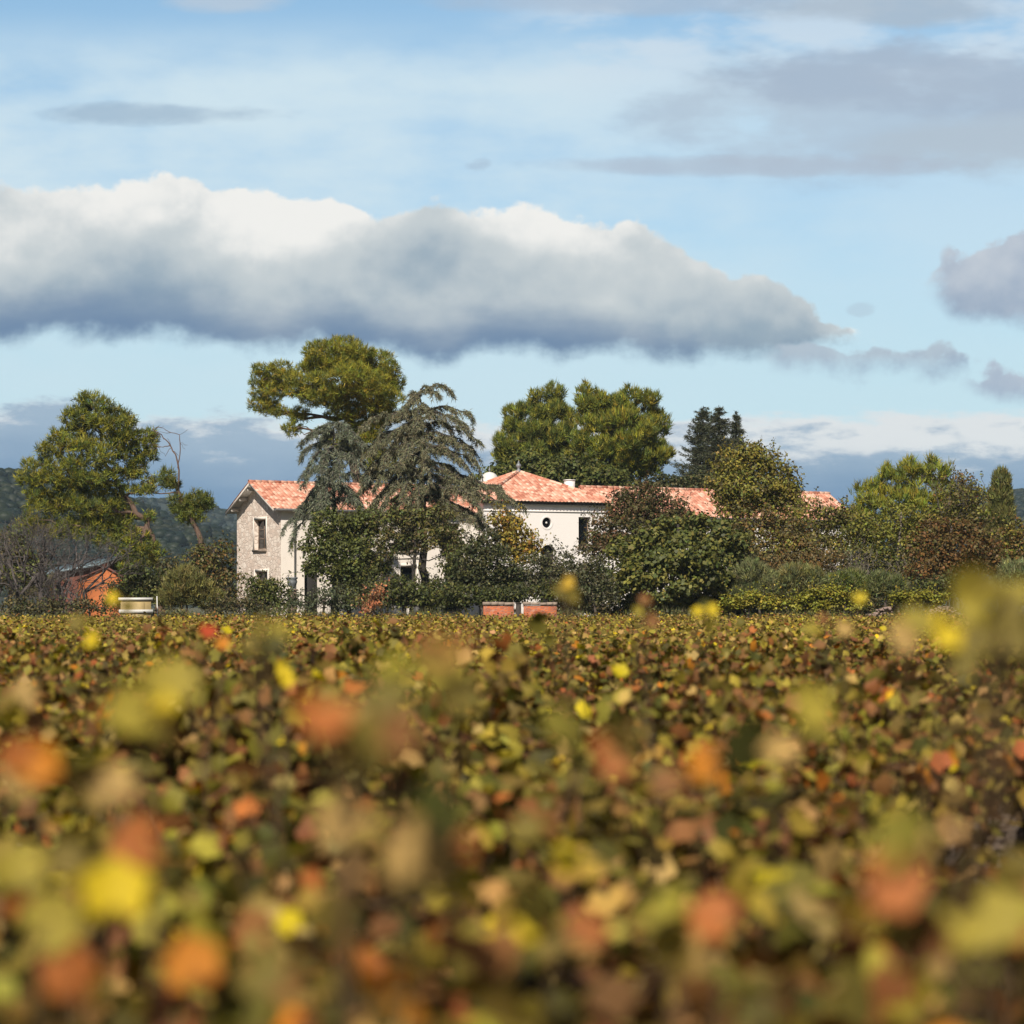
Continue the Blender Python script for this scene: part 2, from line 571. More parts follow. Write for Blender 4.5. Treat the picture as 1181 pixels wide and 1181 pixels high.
def make_materials():
    M['leaf'] = leaf_mat('leaf', 0.24, 0.55, 0.25)
    M['vineleaf'] = leaf_mat('vine leaf', 0.22, 0.6, 0.15)
    M['needle'] = leaf_mat('needle', 0.15, 0.6, 0.25)
    M['bark'] = bark_mat('bark', (0.045, 0.032, 0.024), (0.13, 0.10, 0.08))
    M['pinebark'] = bark_mat('pine bark', (0.06, 0.035, 0.025), (0.19, 0.12, 0.085))
    M['paletwig'] = bark_mat('pale twig', (0.12, 0.095, 0.075), (0.24, 0.20, 0.165))
    M['greytwig'] = bark_mat('grey twig', (0.060, 0.048, 0.042), (0.125, 0.105, 0.098))
    M['darkbark'] = bark_mat('dark bark', (0.018, 0.014, 0.012), (0.06, 0.048, 0.038))
    M['cane'] = bark_mat('vine cane', (0.07, 0.042, 0.018), (0.15, 0.088, 0.035), 30.0)
    M['rubble'] = stone_mat('rubble wall', [(0.1, (0.60, 0.48, 0.40)), (0.35, (0.74, 0.63, 0.54)), (0.6, (0.80, 0.70, 0.61)), (0.9, (0.68, 0.54, 0.45))], 2.6, (0.56, 0.46, 0.39))
    M['plaster'] = plaster_mat('white plaster', (0.82, 0.765, 0.725), (0.66, 0.60, 0.54), 0.22)
    M['oldplaster'] = plaster_mat('old plaster', (0.80, 0.72, 0.64), (0.42, 0.36, 0.31), 0.45)
    M['dressed'] = plaster_mat('dressed stone', (0.70, 0.63, 0.56), (0.5, 0.44, 0.38), 0.25)
    M['tile'] = tile_mat('roof tile')
    M['gutter'] = plain_mat('zinc', (0.30, 0.29, 0.28), 0.45, 0.6, 0.2)
    M['wood'] = plain_mat('old wood', (0.20, 0.14, 0.10), 0.8, 0, 0.3, 8.0)
    M['palewood'] = plain_mat('pale painted wood', (0.55, 0.50, 0.45), 0.7, 0, 0.2, 6.0)
    m, nt, b = new_mat('window glass')
    b.inputs['Base Color'].default_value = (0.006, 0.008, 0.010, 1); b.inputs['Specular IOR Level'].default_value = 0.25
    put(b.inputs['Roughness'], noise3(coords(), 3.0) * 0.1 + 0.05)
    M['glass'] = m
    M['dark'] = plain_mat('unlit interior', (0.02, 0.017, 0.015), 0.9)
    M['brick'] = stone_mat('red brick', [(0.1, (0.34, 0.075, 0.028)), (0.4, (0.50, 0.135, 0.040)), (0.7, (0.43, 0.10, 0.034)), (0.9, (0.28, 0.085, 0.045))], 5.0, (0.36, 0.17, 0.11), 3.0)
    M['coping'] = plain_mat('coping stone', (0.26, 0.20, 0.155), 0.9, 0, 0.35, 2.0, 0.5)
    M['orange'] = plain_mat('orange render', (0.50, 0.15, 0.045), 0.85, 0, 0.22, 1.4, 0.2)
    M['rust'] = plain_mat('brown cladding', (0.16, 0.055, 0.035), 0.8, 0, 0.3, 2.0)
    M['bluemetal'] = plain_mat('blue grey metal', (0.25, 0.33, 0.37), 0.5, 0.1, 0.25, 1.5)
    M['white'] = plain_mat('white sheet', (0.62, 0.60, 0.56), 0.55, 0, 0.15, 2.0)
    M['beige'] = plain_mat('beige panel', (0.37, 0.27, 0.12), 0.7, 0, 0.2, 2.0)
    M['pinkstone'] = plain_mat('pinkish rubble stone', (0.27, 0.19, 0.155), 0.9, 0, 0.4, 5.0, 0.6)
    M['lead'] = plain_mat('grey lead', (0.20, 0.21, 0.22), 0.6, 0.3, 0.3, 4.0)
    # ground: pale clayey soil under the vines, dry grass and litter near the house
    m, nt, b = new_mat('ground')
    x, y, z = sep(coords())
    q = vec(x, y)
    n1 = noise(q, 0.35, 5.0, 0.6); n2 = noise(q, 4.0, 5.0, 0.65)
    soil = ramp(n2, [(0.3, (0.075, 0.050, 0.034)), (0.7, (0.17, 0.12, 0.085))])
    grass = ramp(n2, [(0.3, (0.040, 0.045, 0.018)), (0.7, (0.13, 0.115, 0.055))])
    f = smooth(112.0, 119.0, y + (n1 - 0.5) * 5.0)
    put(b.inputs['Base Color'], mixc(f, mixc(smooth(0.55, 0.7, n1) * 0.5, soil, grass), grass))
    b.inputs['Roughness'].default_value = 0.95
    bump(nt, b, n2, 0.6, 0.08)
    M['ground'] = m
    m, nt, b = new_mat('hillside')
    n1 = noise3(coords(), 0.012, 5.0, 0.6); n2 = noise3(coords(), 0.16, 4.0, 0.6)
    put(b.inputs['Base Color'], ramp(n1 * 0.5 + n2 * 0.5, [(0.35, (0.010, 0.017, 0.010)), (0.6, (0.018, 0.026, 0.014)), (0.75, (0.035, 0.038, 0.022))]))
    b.inputs['Roughness'].default_value = 0.95
    M['hill'] = m


make_materials()

# ================================================================== setting
def ground_z(x, y):
    t = np.clip((y - 112.0) / 9.0, 0, 1)
    return G0 * t * t * (3 - 2 * t)


def make_ground():
    g = Geo()
    ys = np.concatenate([np.linspace(-60, 100, 33), np.linspace(104, 130, 27), np.linspace(140, 400, 14), np.array([500, 700, 1000, 1500, 2500, 4000, 6000])])
    xs = np.concatenate([np.array([-3000, -1500, -800, -400, -200]), np.linspace(-100, 100, 41), np.array([200, 400, 800, 1500, 3000])])
    Xg, Yg = np.meshgrid(xs, ys)
    Z = ground_z(Xg, Yg)
    nx = len(xs)
    i = (np.arange(len(ys) - 1)[:, None] * nx + np.arange(nx - 1)[None]).ravel()
    g.add(np.stack([Xg, Yg, Z], -1).reshape(-1, 3), np.stack([i, i + 1, i + nx + 1, i + nx], -1))
    tag(g.build('ground', M['ground'], smooth=True), kind='structure')


make_ground()


def fbm(x, y, seed, octs=4):
    r = np.random.default_rng(seed)
    out = 0.0; a = 1.0; f = 1.0
    for _ in range(octs):
        for _ in range(3):
            th, ph = r.uniform(0, 6.28, 2)
            out = out + a / 3 * np.sin((x * np.cos(th) + y * np.sin(th)) * f + ph)
        a *= 0.5; f *= 2.1
    return out


def ridge(name, Yr, prof, x0, x1, step, seed, depth):
    """a wooded ridge: prof gives (pixel column, pixel row) of its skyline"""
    pr = np.array(prof, float)
    X0 = (pr[:, 0] - 590.5) / F * Yr
    Z0 = CZ - (pr[:, 1] - HOR) / F * Yr
    xs = np.arange(x0, x1, step)
    ys = np.linspace(-depth, depth * 0.8, 60)
    Xg, Yg = np.meshgrid(xs, ys)
    top = np.interp(Xg, X0, Z0)
    k = np.where(Yg < 0, np.cos(np.clip(-Yg / depth, 0, 1) * np.pi / 2) ** 1.2, np.cos(np.clip(Yg / (depth * 0.8), 0, 1) * np.pi / 2))
    Z = top * k + fbm(Xg / 60, Yg / 60, seed) * 3 * k + fbm(Xg / 7, Yg / 7, seed + 1, 3) * 0.8 * k - 1.5 * (1 - k)
    g = Geo()
    nx = len(xs)
    i = (np.arange(len(ys) - 1)[:, None] * nx + np.arange(nx - 1)[None]).ravel()
    g.add(np.stack([Xg, Yg + Yr, Z], -1).reshape(-1, 3), np.stack([i, i + 1, i + nx + 1, i + nx], -1))
    tag(g.build(name, M['hill'], smooth=True), kind='structure')
    return (xs, ys + Yr, Z)


HILLS = [
    ridge('hill', 1900, [(-900, 600), (-300, 590), (60, 578), (160, 578), (215, 580), (250, 588), (300, 600), (420, 640), (600, 680), (900, 690)], -1100, 60, 7, 3, 500),
    ridge('hill', 1000, [(-900, 580), (-300, 552), (-60, 543), (0, 540), (40, 544), (90, 560), (150, 575), (200, 600), (250, 612), (290, 628), (340, 660), (400, 690)], -560, -60, 4, 5, 330),
    ridge('hill', 1600, [(700, 692), (900, 680), (1000, 640), (1080, 600), (1130, 577), (1170, 571), (1220, 566), (1400, 560), (1700, 580), (2300, 620)], 60, 980, 6, 9, 450),
]


def make_forest():
    """the woods on the hills, read as one mass: rounded crowns scattered over the slopes"""
    g = Geo()
    r = np.random.default_rng(21)
    # a lumpy crown
    th = np.linspace(0, 2 * np.pi, 8, endpoint=False)
    rings = [(0.0, -0.3), (0.8, 0.0), (1.0, 0.45), (0.72, 0.85), (0.0, 1.05)]
    for (xs, ys, Z), n, rad in zip(HILLS, (2600, 2600, 2600), (4.0, 3.0, 3.8)):
        front = int(len(ys) * 0.62)
        iy = r.integers(0, front, n * 3); ix = r.integers(0, len(xs), n * 3)
        X0 = xs[ix]; Y0 = ys[iy]
        px = 590.5 + X0 / Y0 * F
        ok = (px > -260) & (px < 1440) & (Z[iy, ix] > 4)
        iy, ix = iy[ok][:n], ix[ok][:n]
        for a, b in zip(ix, iy):
            R0 = rad * r.uniform(0.5, 1.3)
            c = np.array([xs[a] + r.uniform(-3, 3), ys[b] + r.uniform(-4, 4), Z[b, a] - 0.6])
            V = []
            for q, (rr, zz) in enumerate(rings[1:4]):
                k = R0 * rr * r.uniform(0.75, 1.2, 8)
                V.append(np.stack([c[0] + np.cos(th + q * 0.4) * k, c[1] + np.sin(th + q * 0.4) * k, np.full(8, c[2] + R0 * zz * r.uniform(0.85, 1.15))], -1))
            V = np.concatenate(V + [np.array([[c[0], c[1], c[2] + R0 * 1.05]])])
            j = np.arange(8); k2 = (j + 1) % 8
            F4 = np.concatenate([np.stack([o + j, o + k2, o + 8 + k2, o + 8 + j], -1) for o in (0, 8)])
            F3 = np.stack([16 + j, 16 + k2, np.full(8, 24)], -1)
            base = np.array([(0.020, 0.034, 0.016), (0.030, 0.042, 0.018), (0.042, 0.048, 0.022), (0.016, 0.030, 0.020)][r.integers(4)]) * r.uniform(0.35, 0.7)
            n0 = g.n
            g.add(V, F4, base)
            g.Fs.append(F3 + n0)
    tag(g.build('forest', M['leaf'], smooth=False), 'dark woods covering the far hills left and right', 'forest', kind='stuff')


make_forest()


def make_haze():
    g = Geo()
    g.box(-1500, 1500, -40, 2600, -1.2, 130)
    m = bpy.data.materials.new('haze')
    m.use_nodes = True
    nt = m.node_tree
    nt.nodes.clear()
    o = nt.nodes.new('ShaderNodeOutputMaterial')
    v = nt.nodes.new('ShaderNodeVolumePrincipled')
    v.inputs['Color'].default_value = (0.62, 0.82, 1.0, 1)
    v.inputs['Density'].default_value = 0.00009
    v.inputs['Anisotropy'].default_value = 0.0
    nt.links.new(v.outputs[0], o.inputs['Volume'])
    tag(g.build('haze', m), kind='stuff')


HAZE = True

# ================================================================== buildings
TH = R(28)
HA = at(324, 697, 138.0)
HA[2] = G0
HOUSE_U = np.array([math.cos(TH), math.sin(TH), 0]); HOUSE_W = np.array([-math.sin(TH), math.cos(TH), 0])


def lathe(g, prof, c, n=16, col=(0.5, 0.5, 0.5)):
    th = np.linspace(0, 2 * np.pi, n, endpoint=False)
    V = np.array([[(c[0] + r * math.cos(t), c[1] + r * math.sin(t), c[2] + z) for t in th] for r, z in prof]).reshape(-1, 3)
    j = np.arange(n); k = (j + 1) % n
    Fc = np.concatenate([np.stack([o + j, o + k, o + n + k, o + n + j], -1) for o in range(0, (len(prof) - 1) * n, n)])
    g.add(V, Fc, col)


def wall_face(g, mp, s0, s1, z0, z1, ops, thick):
    """a wall with openings and their reveals; mp(s, d, z) places along / inward / up"""
    ss = sorted({s0, s1} | {o[0] for o in ops} | {o[1] for o in ops})
    zs = sorted({z0, z1} | {o[2] for o in ops} | {o[3] for o in ops})

    def quad(p):
        g.add([mp(*q) for q in p], [tuple(range(len(p)))])
    for i in range(len(ss) - 1):
        for j in range(len(zs) - 1):
            cs, cz = (ss[i] + ss[i + 1]) / 2, (zs[j] + zs[j + 1]) / 2
            if any(o[0] < cs < o[1] and o[2] < cz < o[3] for o in ops):
                continue
            quad([(ss[i], 0, zs[j]), (ss[i + 1], 0, zs[j]), (ss[i + 1], 0, zs[j + 1]), (ss[i], 0, zs[j + 1])])
            quad([(ss[i], thick, zs[j]), (ss[i], thick, zs[j + 1]), (ss[i + 1], thick, zs[j + 1]), (ss[i + 1], thick, zs[j])])
    for o in ops:
        a, b, c, d = o[:4]
        kind = o[4] if len(o) > 4 else 'rect'
        if kind == 'rect':
            line = [(a, c), (b, c), (b, d), (a, d), (a, c)]
        else:
            r = (b - a) / 2; cs = (a + b) / 2
            cz = (c + d) / 2 if kind == 'round' else d - r
            ang = np.linspace(0, 2 * np.pi if kind == 'round' else np.pi, 33 if kind == 'round' else 17)
            circ = [(cs + r * 0.97 * math.cos(t), cz + r * 0.97 * math.sin(t)) for t in ang]
            sq = []
            for t in ang:
                k = r / max(abs(math.cos(t)), abs(math.sin(t)))
                sq.append((cs + k * math.cos(t), cz + k * math.sin(t)))
            for q in range(len(ang) - 1):
                quad([(sq[q][0], 0, sq[q][1]), (sq[q + 1][0], 0, sq[q + 1][1]), (circ[q + 1][0], 0, circ[q + 1][1]), (circ[q][0], 0, circ[q][1])])
            line = circ if kind == 'round' else [(a, c), (b, c)] + circ + [(a, c)]
        for (p, q), (p2, q2) in zip(line[:-1], line[1:]):
            quad([(p, 0, q), (p2, 0, q2), (p2, thick, q2), (p, thick, q)])


def tile_plane(g, e0, eu, es, U, vtop, step=0.04, period=0.24, amp=0.045, uoff=0.0):
    """a slope of barrel tiles: e0 + u*eu + v*es, 0<=u<=U, 0<=v<=vtop(u)"""
    e0, eu, es = np.array(e0, float), unit(eu), unit(es)
    n = np.cross(eu, es)
    nu = max(2, int(U / step) + 1)
    u = np.linspace(0, U, nu)
    vt = np.array([max(0.0, vtop(a)) for a in u])
    nr = max(2, int(vt.max() / 0.34) + 1)
    t = np.linspace(0, 1, nr)
    v = vt[:, None] * t[None]
    h = amp * np.abs(np.sin(np.pi * u / period))[:, None] + 0.012 * fbm(u[:, None] * 2, v * 2, 3, 2)
    P = e0 + u[:, None, None] * eu + v[..., None] * es + h[..., None] * n
    i = (np.arange(nu - 1)[:, None] * nr + np.arange(nr - 1)[None]).ravel()
    uv = np.stack([np.broadcast_to(u[:, None] + uoff, v.shape), v], -1).reshape(-1, 2)
    g.add(P.reshape(-1, 3), np.stack([i, i + nr, i + nr + 1, i + 1], -1), (0.5, 0.5, 0.5), uv)


def ridge_caps(g, a, b, r=0.12):
    a, b = np.array(a, float), np.array(b, float)
    L = np.linalg.norm(b - a); n = max(2, int(L / 0.4)); d = (b - a) / L
    for k in range(n):
        p = a + d * (k * L / n); q = a + d * ((k + 1.12) * L / n)
        n0 = g.n
        g.tube([p, q], [r, r * 0.86], 8)
        m = g.n - n0
        g.UV[-1] = np.broadcast_to([k * 0.24 + 7.1, k * 0.34 + 3.3], (m, 2))


def window(root, mp, s0, s1, z0, z1, thick, sill=True, cross=True, dep=0.30, arch=False):
    """a window set back in its opening: frame > pane, sill"""
    g = Geo()
    w = 0.07

    def bar(a, b, c, d, p0, p1):
        V = [mp(s, dd, z) for z in (c, d) for dd in (p0, p1) for s in (a, b)]
        g.add(V, [(0, 2, 3, 1), (4, 5, 7, 6), (0, 1, 5, 4), (2, 6, 7, 3), (0, 4, 6, 2), (1, 3, 7, 5)])
    bar(s0, s0 + w, z0, z1, dep, dep + 0.06); bar(s1 - w, s1, z0, z1, dep, dep + 0.06)
    bar(s0 + w, s1 - w, z1 - w, z1, dep, dep + 0.06); bar(s0 + w, s1 - w, z0, z0 + w, dep, dep + 0.06)
    if cross:
        m = (s0 + s1) / 2
        bar(m - 0.04, m + 0.04, z0 + w, z1 - w, dep + 0.003, dep + 0.057)
        for f in (0.36, 0.68):
            zc = z0 + (z1 - z0) * f
            bar(s0 + w, m - 0.04, zc - 0.02, zc + 0.02, dep + 0.006, dep + 0.05)
            bar(m + 0.04, s1 - w, zc - 0.02, zc + 0.02, dep + 0.006, dep + 0.05)
    f = g.build('window', M['wood'], root)
    g = Geo()
    g.add([mp(s0, dep + 0.03, z0), mp(s1, dep + 0.03, z0), mp(s1, dep + 0.03, z1), mp(s0, dep + 0.03, z1)], [(0, 1, 2, 3)])
    g.build('pane', M['glass'], f)
    if sill:
        g = Geo()
        V = [mp(s, dd, z) for z in (z0 - 0.14, z0 - 0.004) for dd in (-0.10, dep) for s in (s0 - 0.12, s1 + 0.12)]
        g.add(V, [(0, 2, 3, 1), (4, 5, 7, 6), (0, 1, 5, 4), (2, 6, 7, 3), (0, 4, 6, 2), (1, 3, 7, 5)])
        g.build('sill', M['coping'], f)
    return f


def surround(g, mp, s0, s1, z0, z1, w=0.18, out=0.025):
    def bar(a, b, c, d):
        V = [mp(s, dd, z) for z in (c, d) for dd in (-out, -0.001) for s in (a, b)]
        g.add(V, [(0, 2, 3, 1), (4, 5, 7, 6), (0, 1, 5, 4), (2, 6, 7, 3), (0, 4, 6, 2), (1, 3, 7, 5)])
    bar(s0 - w, s0 - 0.002, z0, z1 + w); bar(s1 + 0.002, s1 + w, z0, z1 + w); bar(s0 - 0.002, s1 + 0.002, z1 + 0.002, z1 + w)


def stone_house():
    L, W, E, RZ, T = 12.7, 6.8, 6.64, 8.16, 0.42
    root = thing('stone_house', 'rough stone two-storey house wing with a tall gable window and salmon tiled roof', 'house', HA, TH, world=False)
    gable = lambda s, d, z: (d, s, z)                    # s runs back from the front corner
    front = lambda s, d, z: (s, d, z)
    gops = [(2.25, 4.05, 4.25, 5.98), (2.0, 3.9, 1.3, 2.95)]
    g = Geo(); wall_face(g, gable, 0.0, W, -0.8, E, gops, T)
    g.add([(0, 0, E), (0, W, E), (0, W / 2, RZ - 0.05)], [(0, 1, 2)])
    g.build('gable_wall', M['rubble'], root)
    fops = [(1.45, 2.4, -0.8, 3.35), (7.55, 8.6, 1.2, 3.28), (10.45, 11.4, 0.6, 3.4), (4.2, 5.2, 4.2, 5.8), (7.6, 8.6, 4.2, 5.8), (10.4, 11.4, 4.2, 5.8), (4.4, 5.4, 1.2, 3.2)]
    g = Geo(); wall_face(g, front, 0.0, L, -0.8, E, fops, T)
    g.build('front_wall', M['oldplaster'], root)
    g = Geo()
    g.add([(0, W, -0.8), (L, W, -0.8), (L, W, E), (0, W, E)], [(0, 1, 2, 3)])
    g.add([(L, 0, -0.8), (L, W, -0.8), (L, W, E), (L, W / 2, RZ - 0.05), (L, 0, E)], [(0, 1, 2, 3, 4)])
    g.build('back_wall', M['rubble'], root)
    # corner stones and window surrounds, pale dressed stone
    for o in gops:
        g = Geo(); surround(g, gable, *o[:4], w=0.16); g.build('window_surround', M['dressed'], root)
        f = window(root, gable, o[0], o[1], o[2], o[3], T, dep=0.25)
    for o in fops[1:]:
        g = Geo(); surround(g, front, *o[:4], w=0.16); g.build('window_surround', M['dressed'], root)
        window(root, front, o[0], o[1], o[2], o[3], T, cross=o[2] > 4)
    g = Geo(); o = fops[0]
    g.box(o[0] + 0.005, o[1] - 0.005, 0.36, 0.41, -0.8, o[3] - 0.005)
    d = g.build('door', M['dark'], root)  # near-black leaf; its colour stands for the shade inside the doorway
    g = Geo(); g.box(o[0] + 0.1, o[0] + 0.14, 0.33, 0.358, 1.0, 1.16); g.build('handle', M['gutter'], d)
    # roof
    sl = math.hypot(W / 2, RZ - E); ov, og = 0.38, 0.62
    es = np.array([0, W / 2, RZ - E]) / sl; es2 = np.array([0, -W / 2, RZ - E]) / sl
    g = Geo()
    tile_plane(g, np.array([-og, 0, E]) - es * ov, (1, 0, 0), es, L + og, lambda u: sl + ov)
    tile_plane(g, np.array([L, W, E]) - es2 * ov, (-1, 0, 0), es2, L + og, lambda u: sl + ov, uoff=30)
    ridge_caps(g, (-og, W / 2, RZ + 0.03), (L, W / 2, RZ + 0.03))
    rf = g.build('roof', M['tile'], root)
    g = Geo()
    for (e, s_) in ((0.0, es), (W, es2)):
        a = np.array([0, e, E]) - s_ * (ov - 0.03); b = np.array([0, W / 2, RZ - 0.0])
        for x0, x1 in ((-og + 0.02, -og + 0.06), (-og + 0.06, L)):
            th = 0.16 if x1 < 0 else 0.05
            V = [(x, p[1], p[2] - dz) for dz in (0.02, th) for p in (a, b) for x in (x0, x1)]
            g.add(V, [(0, 1, 3, 2), (4, 6, 7, 5), (0, 4, 5, 1), (2, 3, 7, 6), (0, 2, 6, 4), (1, 5, 7, 3)])
    g.build('soffit', M['palewood'], rf)
    # purlin ends carrying the verge
    for t in (0.12, 0.5, 0.86):
        for e, s_ in ((0.0, es), (W, es2)):
            p = np.array([0, e, E]) + s_ * (sl * t)
            g = Geo(); g.box(-og + 0.08, -0.005, p[1] - 0.09, p[1] + 0.09, p[2] - 0.28, p[2] - 0.06)
            g.build('purlin_end', M['palewood'], rf)
    g = Geo()
    e = np.array([0, 0, E]) - es * (ov + 0.05)
    g.tube([(-og + 0.1, e[1], e[2] - 0.03), (L, e[1], e[2] - 0.03)], 0.075, 8)
    g.build('gutter', M['gutter'], rf)
    g = Geo()
    g.tube([(0.82, -0.40, E - 0.2), (0.82, -0.1, E - 0.6), (0.82, -0.075, 2.0), (0.82, -0.075, -0.7)], 0.05, 8)
    g.build('downpipe', M['gutter'], root)


def white_house():
    x0, x1, y0, y1, E, AZ, T = 12.9, 21.5, -0.22, 7.0, 7.22, 9.22, 0.45
    root = thing('white_house', 'white plastered house block with a round window and a peaked salmon tiled roof', 'house', HA, TH, world=False)
    front = lambda s, d, z: (s, y0 + d, z)
    ops = [(14.2, 15.05, 4.55, 6.36), (19.4, 20.25, 4.55, 6.36), (16.88, 17.52, 5.65, 6.29, 'round'), (16.75, 17.85, -0.4, 4.66, 'arch'),
           (14.2, 15.05, 0.8, 3.2), (19.4, 20.25, 0.8, 3.2)]
    g = Geo(); wall_face(g, front, x0, x1, -0.8, E, ops, T)
    g.build('front_wall', M['plaster'], root)
    g = Geo()
    g.add([(x0, y0, -0.8), (x0, y1, -0.8), (x0, y1, E), (x0, y0, E)], [(0, 1, 2, 3)])
    g.add([(x1, y0, -0.8), (x1, y1, -0.8), (x1, y1, E), (x1, y0, E)], [(0, 1, 2, 3)])
    g.add([(x0, y1, -0.8), (x1, y1, -0.8), (x1, y1, E), (x0, y1, E)], [(0, 1, 2, 3)])
    g.build('side_wall', M['plaster'], root)
    g = Geo()                                            # string course and genoise cornice
    g.box(x0 - 0.01, x1 + 0.01, y0 - 0.05, y0 - 0.001, 6.62, 6.69)
    g.box(x0 - 0.06, x1 + 0.06, y0 - 0.10, y0 - 0.002, 6.98, 7.08)
    g.build('cornice', M['plaster'], root)
    g = Geo()
    for k in range(int((x1 - x0 + 0.4) / 0.24)):
        c = x0 - 0.2 + (k + 0.5) * 0.24
        g.tube([(c, y0 - 0.30, 7.13), (c, y0, 7.13)], 0.085, 6)
    g.box(x0 - 0.2, x1 + 0.2, y0 - 0.32, y0 - 0.003, 7.185, 7.25)
    g.build('eave_course', M['gutter'], root)
    for o in (ops[0], ops[1], ops[4], ops[5]):
        window(root, front, o[0], o[1], o[2], o[3], T, cross=False)
    # oculus with its ring and a small white rounded piece in the middle
    def ring(r0, r1, d0, d1, z=5.97, s=17.2, n=32):
        g = Geo()
        for k in range(n):
            a, b = 2 * math.pi * k / n, 2 * math.pi * (k + 1) / n
            P = lambda r, t, d: front(s + r * math.cos(t), d, z + r * math.sin(t))
            g.add([P(r0, a, d0), P(r0, b, d0), P(r1, b, d0), P(r1, a, d0)], [(0, 1, 2, 3)])
            g.add([P(r1, a, d0), P(r1, b, d0), P(r1, b, d1), P(r1, a, d1)], [(0, 1, 2, 3)])
            g.add([P(r0, a, d0), P(r0, b, d0), P(r0, b, d1), P(r0, a, d1)], [(0, 1, 2, 3)])
        return g
    oc = ring(0.33, 0.42, -0.02, 0.0).build('round_window', M['plaster'], root)
    g = Geo(); lathe(g, [(0.0, 0), (0.055, 0.02), (0.075, 0.06), (0.055, 0.10), (0.0, 0.12)], (0, 0, 0), 12)
    V = np.concatenate(g.V); g2 = Geo()
    g2.add(np.stack([17.2 + V[:, 0], y0 + 0.115 - V[:, 2], 5.97 + V[:, 1]], -1), g.Fs[0])
    g2.build('white_dot', M['white'], oc)
    g = Geo(); g.add([front(16.8, 0.13, 5.6), front(17.6, 0.13, 5.6), front(17.6, 0.13, 6.35), front(16.8, 0.13, 6.35)], [(0, 1, 2, 3)])
    g.build('pane', M['glass'], oc)
    g = Geo(); g.box(16.7, 17.9, y0 + 0.34, y0 + 0.40, -0.5, 4.7)
    g.build('dark_doorway', M['dark'], root)  # flat panel behind the arch, coloured near-black for the opening's shade
    g = Geo(); g.box(17.25, 17.31, y0 + 0.31, y0 + 0.338, 0.9, 1.1)
    # hipped roof
    ov = 0.42
    cx, cy = (x0 + x1) / 2, (y0 + y1) / 2
    g = Geo()

    def hip(e0, eu, U, run):
        eu = np.array(eu, float)
        inn = np.array([-eu[1], eu[0], 0.0])
        rise = AZ - E
        L = math.hypot(run, rise)
        es = (inn * run + np.array([0, 0, rise])) / L
        k = L / (U / 2)
        tile_plane(g, e0, eu, es, U, lambda u: min(u, U - u) * k)
    a0, a1, b0, b1 = x0 - ov, x1 + ov, y0 - ov, y1 + ov
    z = E
    hip((a0, b0, z), (1, 0, 0), a1 - a0, cy - b0)
    hip((a1, b0, z), (0, 1, 0), b1 - b0, a1 - cx)
    hip((a1, b1, z), (-1, 0, 0), a1 - a0, b1 - cy)
    hip((a0, b1, z), (0, -1, 0), b1 - b0, cx - a0)
    ap = (cx, cy, AZ + 0.03)
    for p in ((a0, b0), (a1, b0), (a1, b1), (a0, b1)):
        ridge_caps(g, (p[0], p[1], z + 0.04), ap, 0.11)
    rf = g.build('roof', M['tile'], root)
    g = Geo(); lathe(g, [(0.16, -0.1), (0.16, 0.1), (0.09, 0.14), (0.07, 0.22), (0.15, 0.32), (0.17, 0.40), (0.10, 0.50), (0.05, 0.54), (0.06, 0.60), (0.0, 0.72)], (cx, cy, AZ), 14)
    g.build('finial', M['lead'], rf, smooth=True)
    g = Geo(); g.box(20.18, 20.68, 2.5, 3.0, 7.4, 8.72); g.box(20.14, 20.72, 2.46, 3.04, 8.722, 8.78)
    g.build('chimney', M['plaster'], rf)
    # small dome on a round turret at the back
    c = (17.55, 7.95, 0)
    g = Geo(); lathe(g, [(0.62, -0.8), (0.62, 8.75), (0.70, 8.78), (0.70, 8.88), (0.6, 8.9)], c, 20)
    t = g.build('turret', M['plaster'], root, smooth=False)
    g = Geo(); lathe(g, [(0.58 * math.cos(a), 8.88 + 0.56 * math.sin(a)) for a in np.linspace(0, math.pi / 2, 9)], c, 20)
    g.build('dome', M['white'], t, smooth=True)
    g = Geo(); lathe(g, [(0.05, 9.40), (0.05, 9.52), (0.09, 9.58), (0.03, 9.66), (0.0, 9.86)], c, 10)
    g.build('finial', M['lead'], t)


